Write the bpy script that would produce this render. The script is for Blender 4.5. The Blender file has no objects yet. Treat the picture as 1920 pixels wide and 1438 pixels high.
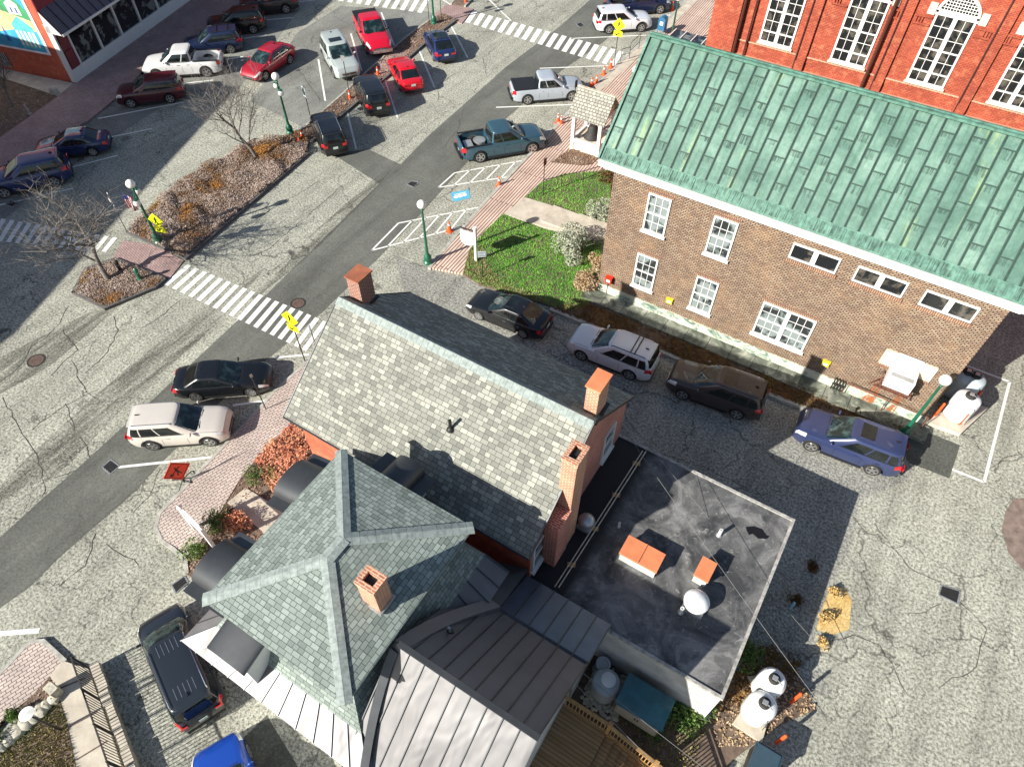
import bpy, bmesh, math, random
from mathutils import Vector, Matrix
R = math.radians
SC = bpy.context.scene; COL = SC.collection
rnd = random.Random(7)

# ------------------------------------------------------------------ camera
CH = 27.0
F, DEP, ROLL, HEAD = 1294.27, R(51.153), R(0.654), R(-31.322)
FWD = Vector((math.cos(DEP)*math.sin(HEAD), math.cos(DEP)*math.cos(HEAD), -math.sin(DEP)))
RT0 = Vector((math.cos(HEAD), -math.sin(HEAD), 0)); UP0 = RT0.cross(FWD)
RT = math.cos(ROLL)*RT0 + math.sin(ROLL)*UP0; UP = -math.sin(ROLL)*RT0 + math.cos(ROLL)*UP0
cd = bpy.data.cameras.new('camera'); cam = bpy.data.objects.new('camera', cd); COL.objects.link(cam)
cd.sensor_fit = 'HORIZONTAL'; cd.sensor_width = 36; cd.lens = 36*F/1920; cd.clip_end = 2000; cd.clip_start = .5
m = Matrix((RT, UP, -FWD)).transposed().to_4x4(); m.translation = Vector((0, 0, CH)); cam.matrix_world = m
SC.camera = cam
# ------------------------------------------------------------------ light
SUNEL, SHAZ = 29.0, 25.8
w = bpy.data.worlds.new('World'); SC.world = w; w.use_nodes = True
nt = w.node_tree; bg = nt.nodes['Background']; sk = nt.nodes.new('ShaderNodeTexSky'); sk.sky_type = 'NISHITA'
sk.sun_disc = False; sk.sun_elevation = R(SUNEL); sk.sun_rotation = R(180+SHAZ)
nt.links.new(sk.outputs[0], bg.inputs[0]); bg.inputs[1].default_value = .062
sl = bpy.data.lights.new('sun', 'SUN'); sl.energy = 4.8; sl.angle = R(.5); sl.color = (1, .95, .86)
so = bpy.data.objects.new('sun', sl); COL.objects.link(so)
sdir = Vector((-math.sin(R(SHAZ))*math.cos(R(SUNEL)), -math.cos(R(SHAZ))*math.cos(R(SUNEL)), math.sin(R(SUNEL))))
so.rotation_euler = (-sdir).to_track_quat('-Z', 'Y').to_euler(); so.location = (0, 0, 60)
SC.view_settings.view_transform = 'Standard'; SC.view_settings.look = 'None'
SC.view_settings.exposure = 1.0; SC.view_settings.gamma = 1
SC.render.engine = 'CYCLES'

# ------------------------------------------------------------------ measuring helpers (surveyed from the picture)
def ray(x, y): return RT*(x-960) + UP*(719-y) + FWD*F
def G(x, y, z=0.0):
    d = ray(x, y); return Vector((0, 0, CH)) + d*((z-CH)/d.z)
def GY(x, y, Y):
    d = ray(x, y); return Vector((0, 0, CH)) + d*(Y/d.y)
def GX(x, y, X):
    d = ray(x, y); return Vector((0, 0, CH)) + d*(X/d.x)
def PX(p):
    q = Vector(p)-Vector((0, 0, CH)); return (960+F*q.dot(RT)/q.dot(FWD), 719-F*q.dot(UP)/q.dot(FWD))
def HT(b, t, z0=0.0):
    q = G(b[0], b[1], z0); best = None
    for i in range(1400):
        z = z0+i*.01; u = PX((q.x, q.y, z)); e = (u[0]-t[0])**2+(u[1]-t[1])**2
        if best is None or e < best[0]: best = (e, z)
    return best[1]
def GP(pts, z=0.0): return [G(x, y, z) for x, y in pts]

# ------------------------------------------------------------------ materials
MATS = {}
def nodes(name, rough=.8, metal=0.0, coat=0.0):
    m = bpy.data.materials.new(name); m.use_nodes = True; t = m.node_tree; b = t.nodes['Principled BSDF']
    b.inputs['Roughness'].default_value = rough; b.inputs['Metallic'].default_value = metal
    if coat: b.inputs['Coat Weight'].default_value = coat; b.inputs['Coat Roughness'].default_value = .03
    MATS[name] = m; return m, t, b
def N(t, k, **kw):
    n = t.nodes.new(k)
    for a, v in kw.items():
        if hasattr(n, a): setattr(n, a, v)
        else: n.inputs[a.replace('_', ' ')].default_value = v
    return n
def L(t, a, b): t.links.new(a, b)
def c4(c): return (c[0], c[1], c[2], 1)
def coords(t, uv=False, scale=(1, 1, 1), rot=0):
    tc = N(t, 'ShaderNodeTexCoord'); mp = N(t, 'ShaderNodeMapping'); L(t, tc.outputs['UV' if uv else 'Object'], mp.inputs[0])
    mp.inputs['Scale'].default_value = scale; mp.inputs['Rotation'].default_value = (0, 0, rot); return mp.outputs[0]
def noise(t, vec, scale, detail=4, rough=.6, dist=0):
    n = N(t, 'ShaderNodeTexNoise'); n.inputs['Scale'].default_value = scale; n.inputs['Detail'].default_value = detail
    n.inputs['Roughness'].default_value = rough; n.inputs['Distortion'].default_value = dist; L(t, vec, n.inputs['Vector']); return n.outputs['Fac']
def ramp(t, fac, stops):
    r = N(t, 'ShaderNodeValToRGB'); e = r.color_ramp.elements
    while len(e) < len(stops): e.new(.5)
    for i, (p, c) in enumerate(stops):
        e[i].position = p; e[i].color = c4(c) if not isinstance(c, (int, float)) else (c, c, c, 1)
    L(t, fac, r.inputs[0]); return r.outputs[0]
def mix(t, a, b, fac, mode='MIX'):
    n = N(t, 'ShaderNodeMix', data_type='RGBA', blend_type=mode)
    for i, v in ((6, a), (7, b), (0, fac)):
        if hasattr(v, 'type') and hasattr(v, 'node'): L(t, v, n.inputs[i])
        elif i == 0: n.inputs[0].default_value = v
        else: n.inputs[i].default_value = c4(v)
    return n.outputs[2]
def bump(t, b, h, strength=.3, dist=.02):
    n = N(t, 'ShaderNodeBump'); n.inputs['Strength'].default_value = strength; n.inputs['Distance'].default_value = dist
    L(t, h, n.inputs['Height']); L(t, n.outputs[0], b.inputs['Normal'])
def plain(name, c, rough=.6, metal=0, coat=0, var=.12, scale=3.0, bmp=0.0):
    m, t, b = nodes(name, rough, metal, coat)
    v = coords(t); n = noise(t, v, scale, 5)
    L(t, ramp(t, n, [(.3, tuple(x*(1-var) for x in c)), (.7, tuple(min(1, x*(1+var)) for x in c))]), b.inputs['Base Color'])
    if bmp: bump(t, b, noise(t, v, scale*9, 5, .7), bmp, .01)
    return m
def brickmat(name, c1, c2, mortar, bw=.21, rh=.07, ms=.012, rough=.85, var=None, bmp=.4, patch=None, uv=True, rot=0, offset=.5):
    m, t, b = nodes(name, rough); v = coords(t, uv, rot=rot)
    n = N(t, 'ShaderNodeTexBrick'); n.offset = offset; L(t, v, n.inputs['Vector'])
    n.inputs['Scale'].default_value = 1; n.inputs['Brick Width'].default_value = bw; n.inputs['Row Height'].default_value = rh
    n.inputs['Mortar Size'].default_value = ms; n.inputs['Mortar Smooth'].default_value = .1
    n.inputs['Color1'].default_value = c4(c1); n.inputs['Color2'].default_value = c4(c2); n.inputs['Mortar'].default_value = c4(mortar)
    col = n.outputs['Color']
    big = noise(t, v, .7, 5, .6)
    col = mix(t, col, ramp(t, big, [(.3, .72), (.7, 1.15)]), .8, 'MULTIPLY')
    if var:
        hi = noise(t, v, 2.2, 6, .7, .2); col = mix(t, col, var, ramp(t, hi, [(.52, 0), (.72, .6)]))
    if patch:
        hi = noise(t, v, .5, 8, .8, .1); col = mix(t, col, patch, ramp(t, hi, [(.50, 0), (.70, .45)]))
    L(t, col, b.inputs['Base Color'])
    iv = N(t, 'ShaderNodeMath', operation='SUBTRACT'); iv.inputs[0].default_value = 1; L(t, n.outputs['Fac'], iv.inputs[1])
    bump(t, b, iv.outputs[0], bmp, .015); return m
def asphalt(name, lo, mid, hi, crack=1.0, grain=1.0, sc=1.0):
    m, t, b = nodes(name, .92); v = coords(t)
    big = noise(t, v, .16*sc, 6, .62, .6); med = noise(t, v, 1.3, 6, .65)
    g1 = noise(t, v, 9, 5, .85); g2 = noise(t, v, 30, 3, .8)
    # streaks along traffic
    vs = coords(t, scale=(1.1, .07, 1), rot=R(-10)); st = noise(t, vs, .9, 5, .6, .3)
    col = ramp(t, g1, [(.40-.02*grain, lo), (.48, mid), (.58, hi)])
    col = mix(t, col, ramp(t, g2, [(.36, .55), (.52, 1.08)]), .55*grain, 'MULTIPLY')
    col = mix(t, col, ramp(t, big, [(.32, .72), (.6, 1.12)]), .8, 'MULTIPLY')
    col = mix(t, col, ramp(t, med, [(.3, .82), (.65, 1.08)]), .8, 'MULTIPLY')
    col = mix(t, col, ramp(t, st, [(.33, .7), (.55, 1.05)]), .75, 'MULTIPLY')
    if crack:
        dv = N(t, 'ShaderNodeTexNoise'); dv.inputs['Scale'].default_value = .9; dv.inputs['Detail'].default_value = 6; L(t, v, dv.inputs['Vector'])
        va = N(t, 'ShaderNodeVectorMath', operation='MULTIPLY_ADD'); L(t, dv.outputs['Color'], va.inputs[0]); va.inputs[1].default_value = (2.2, 2.2, 0); L(t, v, va.inputs[2])
        for scl, wd, thr in ((.17, .0035, .45), (.55, .008, .54)):
            vo = N(t, 'ShaderNodeTexVoronoi', feature='DISTANCE_TO_EDGE'); vo.inputs['Scale'].default_value = scl; L(t, va.outputs[0], vo.inputs['Vector'])
            cr = ramp(t, vo.outputs['Distance'], [(wd*.5, 1), (wd*1.6, 0)])
            mk = ramp(t, noise(t, v, .11/scl*.17+.06, 3), [(thr-.03, 0), (thr+.04, 1)])
            ml = mix(t, cr, mk, 1.0, 'MULTIPLY'); mu = N(t, 'ShaderNodeMath', operation='MULTIPLY'); L(t, ml, mu.inputs[0]); mu.inputs[1].default_value = .8*crack
            col = mix(t, col, (.04, .04, .036), mu.outputs[0])
    L(t, col, b.inputs['Base Color']); bump(t, b, g1, .35, .012); return m
def scatter_mat(name, cols, scale=2.5, fine=40):
    m, t, b = nodes(name, .9); v = coords(t)
    a = noise(t, v, scale, 4, .7); f = noise(t, v, fine, 1)
    n = len(cols); c = ramp(t, a, [(.32+.36*i/(n-1), cc) for i, cc in enumerate(cols)])
    c = mix(t, c, ramp(t, f, [(.35, .45), (.65, 1.5)]), .9, 'MULTIPLY'); L(t, c, b.inputs['Base Color'])
    b.inputs['Specular IOR Level'].default_value = .2; return m

M = {}
M['asphalt'] = asphalt('old_asphalt', (.085, .087, .070), (.285, .287, .235), (.51, .51, .43))
M['lot'] = asphalt('lot_asphalt', (.13, .135, .12), (.20, .205, .185), (.27, .275, .245), .8, .5)
M['alley'] = asphalt('alley_asphalt', (.075, .075, .068), (.22, .22, .195), (.43, .43, .38), 1.0, 1.2)
M['patch'] = asphalt('patch_asphalt', (.085, .09, .078), (.115, .12, .105), (.145, .15, .13), .25, .35)
M['darkpatch'] = asphalt('fresh_patch_asphalt', (.05, .052, .045), (.075, .08, .068), (.11, .115, .1), .0, .5)
def paintmat(name, c):
    m, t, b = nodes(name, .7); v = coords(t); n = noise(t, v, 12, 6, .8); n2 = noise(t, v, 1.4, 4)
    k = mix(t, c, (.3, .3, .27), ramp(t, n, [(.30, .8), (.42, 0)])); k = mix(t, k, ramp(t, n2, [(.3, .82), (.7, 1.03)]), .9, 'MULTIPLY'); L(t, k, b.inputs['Base Color']); return m
M['paint'] = paintmat('road_paint', (.78, .79, .74)); M['bluepaint'] = paintmat('blue_road_paint', (.10, .42, .62))
M['oldpaint'] = paintmat('worn_road_paint', (.55, .55, .52))
M['brickwalk'] = brickmat('sidewalk_brick', (.46, .395, .35), (.55, .47, .415), (.12, .065, .055), .27, .135, .013, bmp=.15, uv=False, rot=R(-72))
M['brickwalk2'] = brickmat('sidewalk_brick_rows', (.54, .41, .335), (.61, .48, .40), (.15, .07, .05), 7.0, .185, .032, bmp=.15, uv=False, rot=R(-92.5))
M['brickwalk3'] = brickmat('sidewalk_brick_fine', (.35, .235, .22), (.44, .31, .285), (.16, .11, .105), .25, .12, .014, bmp=.1, uv=False, rot=R(12), patch=(.25, .14, .12))
M['concrete'] = plain('concrete', (.48, .43, .35), .9, var=.2, scale=1.6, bmp=.3)
M['curb'] = plain('kerb_granite', (.38, .37, .33), .9, var=.3, scale=4, bmp=.5)
M['curbd'] = plain('kerb_timber', (.11, .105, .10), .9, var=.35, scale=6, bmp=.5)
M['copper'] = None
def coppermat():
    m, t, b = nodes('verdigris_copper', .6, .15); v = coords(t, True); vs = coords(t, True, (5, .45, 1))
    a = noise(t, v, .55, 5, .6, .5); s = noise(t, vs, 1.0, 6, .65, .4); f = noise(t, v, 5, 5, .7, .6)
    col = ramp(t, a, [(.32, (.062, .135, .105)), (.5, (.105, .20, .158)), (.68, (.165, .275, .222))])
    col = mix(t, col, (.05, .125, .09), ramp(t, s, [(.50, 0), (.68, .75)]))
    col = mix(t, col, (.33, .42, .17), ramp(t, noise(t, coords(t, True, (1.6, .18, 1)), 1.0, 4, .6, .3), [(.60, 0), (.70, .6)]))
    col = mix(t, col, ramp(t, f, [(.3, .78), (.65, 1.15)]), .8, 'MULTIPLY')
    L(t, col, b.inputs['Base Color']); bump(t, b, noise(t, v, 2.2, 3, .5, .5), .35, .05); return m
M['copper'] = coppermat()
M['copperseam'] = plain('verdigris_seam', (.022, .055, .042), .6, var=.3, scale=5)
M['copperedge'] = plain('verdigris_edge', (.085, .19, .145), .6, var=.45, scale=4)
M['brownbrick'] = brickmat('brown_brick', (.45, .33, .22), (.27, .165, .105), (.05, .042, .038), .22, .085, .020, var=(.20, .12, .08), patch=(.40, .24, .12), bmp=.5)
M['brickhead'] = brickmat('brown_brick_header', (.48, .27, .15), (.33, .17, .10), (.10, .07, .06), .09, .3, .022, bmp=.5)
M['redbrick'] = brickmat('orange_red_brick', (.47, .10, .045), (.34, .06, .028), (.12, .028, .02), .22, .078, .010, var=(.58, .22, .11), patch=(.26, .05, .03), bmp=.3)
M['redbrick2'] = brickmat('red_brick_pale_mortar', (.42, .10, .055), (.33, .065, .04), (.62, .50, .42), .22, .085, .009, bmp=.4)
M['redbrick3'] = brickmat('painted_red_brick', (.55, .13, .06), (.48, .10, .05), (.30, .06, .04), .22, .08, .006, var=(.62, .25, .15), bmp=.3)
M['chimbrick'] = brickmat('chimney_brick', (.52, .20, .10), (.36, .11, .06), (.60, .45, .33), .22, .085, .014, bmp=.5)
M['chimdark'] = brickmat('chimney_brick_dark', (.30, .10, .06), (.20, .07, .05), (.42, .30, .24), .22, .085, .014, bmp=.5)
def shingle(name, cols, gap, bw, rh, rowsh=.4):
    m, t, b = nodes(name, .9); v = coords(t, True); v2 = coords(t, True, (1, 1, 1))
    n = N(t, 'ShaderNodeTexBrick'); n.offset = .37; n.offset_frequency = 2; n.squash = .72; n.squash_frequency = 3; L(t, v, n.inputs['Vector'])
    n.inputs['Scale'].default_value = 1; n.inputs['Brick Width'].default_value = bw; n.inputs['Row Height'].default_value = rh
    n.inputs['Mortar Size'].default_value = gap; n.inputs['Mortar Smooth'].default_value = .2
    n.inputs['Color1'].default_value = (0, 0, 0, 1); n.inputs['Color2'].default_value = (1, 1, 1, 1); n.inputs['Mortar'].default_value = (.5, .5, .5, 1)
    k = len(cols); col = ramp(t, n.outputs['Color'], [(i/(k-1), c) for i, c in enumerate(cols)])
    col = mix(t, col, tuple(x*.28 for x in cols[0]), n.outputs['Fac'])
    col = mix(t, col, ramp(t, noise(t, v, 45, 2, .6), [(.3, .75), (.7, 1.2)]), .7, 'MULTIPLY')
    col = mix(t, col, ramp(t, noise(t, v, .5, 4, .6), [(.3, .85), (.7, 1.08)]), .8, 'MULTIPLY')
    L(t, col, b.inputs['Base Color'])
    # courses step down: height rises to the lower edge of each row
    sx = N(t, 'ShaderNodeSeparateXYZ'); L(t, v, sx.inputs[0]); dv = N(t, 'ShaderNodeMath', operation='DIVIDE'); L(t, sx.outputs[1], dv.inputs[0]); dv.inputs[1].default_value = rh
    fr = N(t, 'ShaderNodeMath', operation='FRACT'); L(t, dv.outputs[0], fr.inputs[0]); iv = N(t, 'ShaderNodeMath', operation='SUBTRACT'); iv.inputs[0].default_value = 1; L(t, fr.outputs[0], iv.inputs[1])
    ad = N(t, 'ShaderNodeMath', operation='ADD'); L(t, iv.outputs[0], ad.inputs[0])
    g = N(t, 'ShaderNodeRGBToBW'); L(t, n.outputs['Color'], g.inputs[0]); L(t, g.outputs[0], ad.inputs[1])
    bump(t, b, ad.outputs[0], rowsh, .02); return m
M['shingle'] = shingle('grey_tan_shingle', [(.16, .165, .145), (.215, .22, .19), (.255, .26, .225), (.37, .375, .325)], .009, .29, .175)
M['hipshingle'] = shingle('grey_green_shingle', [(.15, .185, .168), (.20, .24, .217), (.235, .28, .254), (.29, .34, .31)], .008, .26, .145, .8)
M['kioskshingle'] = shingle('pale_shingle', [(.25, .245, .21), (.32, .315, .27), (.38, .37, .315)], .02, .28, .2)
M['ridgecap'] = plain('ridge_cap', (.25, .29, .275), .9, var=.3, scale=7, bmp=.3)
M['graymetal'] = plain('grey_roof_metal', (.16, .158, .165), .5, .35, var=.12, scale=.8)
M['darkmetal'] = plain('dark_roof_metal', (.075, .08, .085), .42, .6, var=.2, scale=1.0)
M['bluemetal'] = plain('blue_grey_roof_metal', (.12, .155, .22), .35, .6, var=.15, scale=1.0)
def wavymetal():
    m, t, b = nodes('pale_standing_seam_metal', .5, .25); v = coords(t, True); n = noise(t, v, .5, 3, .5, .3)
    L(t, ramp(t, n, [(.3, (.115, .112, .115)), (.7, (.19, .187, .19))]), b.inputs['Base Color']); bump(t, b, noise(t, coords(t, True, (1, .5, 1)), 1.1, 2, .5, .4), .9, .09); return m
M['palemetal'] = wavymetal()
def tarroof():
    m, t, b = nodes('tar_roof', .7); v = coords(t)
    a = noise(t, v, .5, 7, .68, 1.5); f = noise(t, v, 3, 6, .75, 1.0); g = noise(t, v, 25, 3)
    col = ramp(t, a, [(.36, (.04, .042, .045)), (.50, (.115, .115, .115)), (.64, (.22, .22, .215))])
    col = mix(t, col, (.36, .36, .345), ramp(t, f, [(.56, 0), (.70, .75)])); col = mix(t, col, (.03, .031, .034), ramp(t, noise(t, v, .9, 4, .5), [(.60, 0), (.63, .5)]))
    # colour turns near black towards the brick house
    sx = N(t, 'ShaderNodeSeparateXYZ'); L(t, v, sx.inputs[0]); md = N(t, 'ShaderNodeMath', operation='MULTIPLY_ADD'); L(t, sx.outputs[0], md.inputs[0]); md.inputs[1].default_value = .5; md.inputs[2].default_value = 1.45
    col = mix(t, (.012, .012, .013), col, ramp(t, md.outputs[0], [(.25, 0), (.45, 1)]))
    col = mix(t, col, ramp(t, g, [(.3, .6), (.7, 1.3)]), .6, 'MULTIPLY')
    L(t, col, b.inputs['Base Color']); bump(t, b, f, .4, .03); return m
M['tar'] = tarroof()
M['stucco'] = plain('grey_stucco', (.46, .46, .44), .9, var=.25, scale=1.2, bmp=.5)
def foundmat():
    m, t, b = nodes('stained_foundation', .9); v = coords(t, True, (1, 1.6, 1)); n = noise(t, v, 1.2, 8, .75, 1.2)
    L(t, ramp(t, n, [(.36, (.60, .58, .46)), (.5, (.52, .53, .42)), (.56, (.20, .28, .22)), (.64, (.08, .13, .11))]), b.inputs['Base Color']); return m
M['found'] = foundmat()
def slabmat():
    m, t, b = nodes('mossy_slab', .9); v = coords(t); n = noise(t, v, 1.1, 8, .7, .8)
    L(t, ramp(t, n, [(.35, (.05, .055, .045)), (.5, (.15, .165, .13)), (.66, (.42, .42, .35))]), b.inputs['Base Color']); return m
M['slab'] = slabmat()
M['white'] = plain('white_trim', (.66, .66, .64), .5, var=.05)
M['stone'] = plain('pale_stone', (.62, .53, .42), .85, var=.2, scale=5, bmp=.4)
M['rockstone'] = plain('edging_stone', (.48, .45, .36), .9, var=.4, scale=6, bmp=.8)
def glass(name, c, rough=.06, var=(.25, .27, .27), lo=.5, hi=.62, sc=1.5):
    m, t, b = nodes(name, rough); v = coords(t); n = noise(t, v, sc, 4, .6, .4)
    L(t, mix(t, c, var, ramp(t, n, [(lo, 0), (hi, 1)])), b.inputs['Base Color']); b.inputs['Specular IOR Level'].default_value = .8; return m
M['glass'] = glass('window_glass', (.015, .017, .018), var=(.10, .09, .075))
M['blind'] = glass('window_glass_with_blind', (.22, .26, .255), .12, (.03, .035, .036), .46, .54, 1.1)
M['shopglass'] = glass('shop_glass', (.012, .014, .016), .05, (.16, .18, .17), .52, .60, 1.3)
M['carglass'] = glass('car_glass', (.005, .007, .008), .05, (.014, .02, .02), .4, .7, 1.2)
M['windshield'] = glass('windscreen_glass', (.007, .016, .018), .05, (.045, .085, .085), .47, .66, 2.2)  # paler blotches in the colour stand in for reflections of the interior
M['black'] = plain('black_plastic', (.014, .014, .015), .5, var=.2)
M['rubber'] = plain('tyre_rubber', (.018, .018, .018), .85, var=.2)
M['alloy'] = plain('alloy', (.55, .55, .55), .3, .9, var=.1)
M['chrome'] = plain('chrome', (.7, .7, .7), .12, 1, var=.03)
M['lampred'] = plain('tail_lamp', (.5, .01, .015), .15, coat=1, var=.1)
M['lampclear'] = plain('head_lamp', (.62, .63, .62), .12, .2, coat=1, var=.2, scale=9)
M['amber'] = plain('indicator', (.75, .25, .05), .2, coat=1)
M['green'] = plain('green_post_paint', (.012, .115, .065), .35, coat=.4, var=.2)
M['darkgreen'] = plain('dark_green_paint', (.015, .07, .05), .4, coat=.3, var=.2)
def globem():
    m, t, b = nodes('milk_globe', .25); b.inputs['Base Color'].default_value = (.86, .85, .79, 1); b.inputs['Coat Weight'].default_value = .5; return m
M['globe'] = globem()
M['orange'] = plain('cone_orange', (.85, .10, .02), .5, var=.1)
M['orangesign'] = plain('orange_sign_cloth', (.85, .06, .015), .5, var=.06)
M['orangebox'] = plain('orange_roof_cap', (.66, .22, .10), .5, var=.2, scale=1.2)
M['rust'] = plain('rusty_iron', (.16, .06, .04), .8, var=.5, scale=8)
M['yellow'] = plain('sign_yellow', (.75, .80, .01), .5, var=.04)
M['yellowbox'] = plain('yellow_box', (.70, .55, .02), .5, var=.1)
M['redbox'] = plain('red_enamel', (.62, .03, .01), .35, coat=.5, var=.1)
M['bluebox'] = plain('postbox_blue', (.02, .12, .24), .35, coat=.4, var=.1)
M['iron'] = plain('cast_iron', (.035, .033, .032), .7, .3, var=.4, scale=9)
M['ironbrown'] = plain('rusty_cover', (.13, .085, .07), .8, .2, var=.4, scale=9)
M['pole'] = plain('dark_steel', (.06, .06, .058), .5, .6, var=.3)
M['galv'] = plain('galvanised', (.45, .46, .46), .4, .6, var=.2)
M['tankwhite'] = plain('tank_white', (.80, .80, .79), .35, var=.05, coat=.3)
M['tankgrey'] = plain('tank_grey', (.42, .47, .50), .4, var=.15)
M['wood'] = None
def woodmat(name, c1, c2, pw=.14):
    m, t, b = nodes(name, .75); v = coords(t, True); n = N(t, 'ShaderNodeTexBrick'); n.offset = 0; L(t, v, n.inputs['Vector'])
    n.inputs['Brick Width'].default_value = 60; n.inputs['Row Height'].default_value = pw; n.inputs['Mortar Size'].default_value = .008; n.inputs['Scale'].default_value = 1
    n.inputs['Mortar'].default_value = (.03, .02, .01, 1); n.inputs['Color1'].default_value = c4(c1); n.inputs['Color2'].default_value = c4(c2)
    g = noise(t, coords(t, True, (.8, 14, 1)), 1.2, 5, .6); L(t, mix(t, n.outputs['Color'], ramp(t, g, [(.3, .6), (.7, 1.2)]), .8, 'MULTIPLY'), b.inputs['Base Color']); return m
M['wood'] = woodmat('deck_board', (.38, .24, .11), (.30, .18, .075)); M['woodpost'] = plain('deck_post_wood', (.38, .22, .08), .75, var=.3, scale=6)
M['bark'] = plain('bark', (.17, .15, .13), .9, var=.35, scale=8, bmp=.6)
M['twig'] = plain('twig', (.15, .135, .12), .9, var=.3, scale=6)
M['soil'] = plain('soil', (.14, .10, .075), 1, var=.4, scale=3, bmp=.8)
M['mulch'] = scatter_mat('leaf_mulch', [(.16, .085, .05), (.30, .19, .13), (.44, .33, .25)], 1.2)
M['drygc'] = scatter_mat('dry_groundcover', [(.40, .18, .04), (.20, .12, .07), (.33, .25, .20), (.42, .33, .28), (.26, .15, .05)], .35)
M['redgc'] = scatter_mat('red_groundcover', [(.50, .17, .10), (.62, .27, .16), (.40, .28, .12)], 1.0)
M['grass'] = scatter_mat('lawn_grass', [(.09, .30, .03), (.14, .42, .04), (.26, .50, .08)], .5)
M['grassdry'] = scatter_mat('tired_grass', [(.14, .20, .05), (.30, .28, .10), (.38, .32, .15)], .6)
M['brownleaf'] = scatter_mat('bronze_foliage', [(.13, .09, .02), (.10, .05, .02), (.22, .12, .04)], .7)
M['silverleaf'] = scatter_mat('silver_foliage', [(.18, .21, .14), (.34, .36, .27), (.46, .47, .38)], 1.5)
M['greenleaf'] = scatter_mat('green_foliage', [(.05, .12, .03), (.12, .20, .05), (.20, .24, .07)], 1.5)
M['tanleaf'] = scatter_mat('tan_foliage', [(.28, .18, .09), (.42, .30, .18), (.50, .38, .25)], 1.5)
M['straw'] = scatter_mat('straw', [(.40, .25, .08), (.55, .38, .15), (.60, .46, .24)], 1.5)
CARC = dict(navy=(.012, .025, .10), midblue=(.02, .035, .12), maroon=(.075, .008, .018), white=(.74, .74, .73), black=(.008, .009, .011), slate=(.018, .024, .032),
            red=(.60, .006, .03), brightred=(.62, .008, .02), silvergreen=(.42, .47, .45), silver=(.40, .45, .50), teal=(.035, .085, .12), paleblue=(.42, .46, .52), champagne=(.62, .58, .52),
            brown=(.045, .035, .035), periwinkle=(.03, .042, .11), cobalt=(.01, .06, .36), offwhite=(.66, .68, .72), darkred=(.36, .01, .025), darkblue=(.01, .02, .06), charcoal=(.03, .03, .032))
for k, c in CARC.items():
    mt, t_, b_ = nodes('car_paint_'+k, .30, .15, .7); b_.inputs['Base Color'].default_value = c4(c); M['car_'+k] = mt

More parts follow.
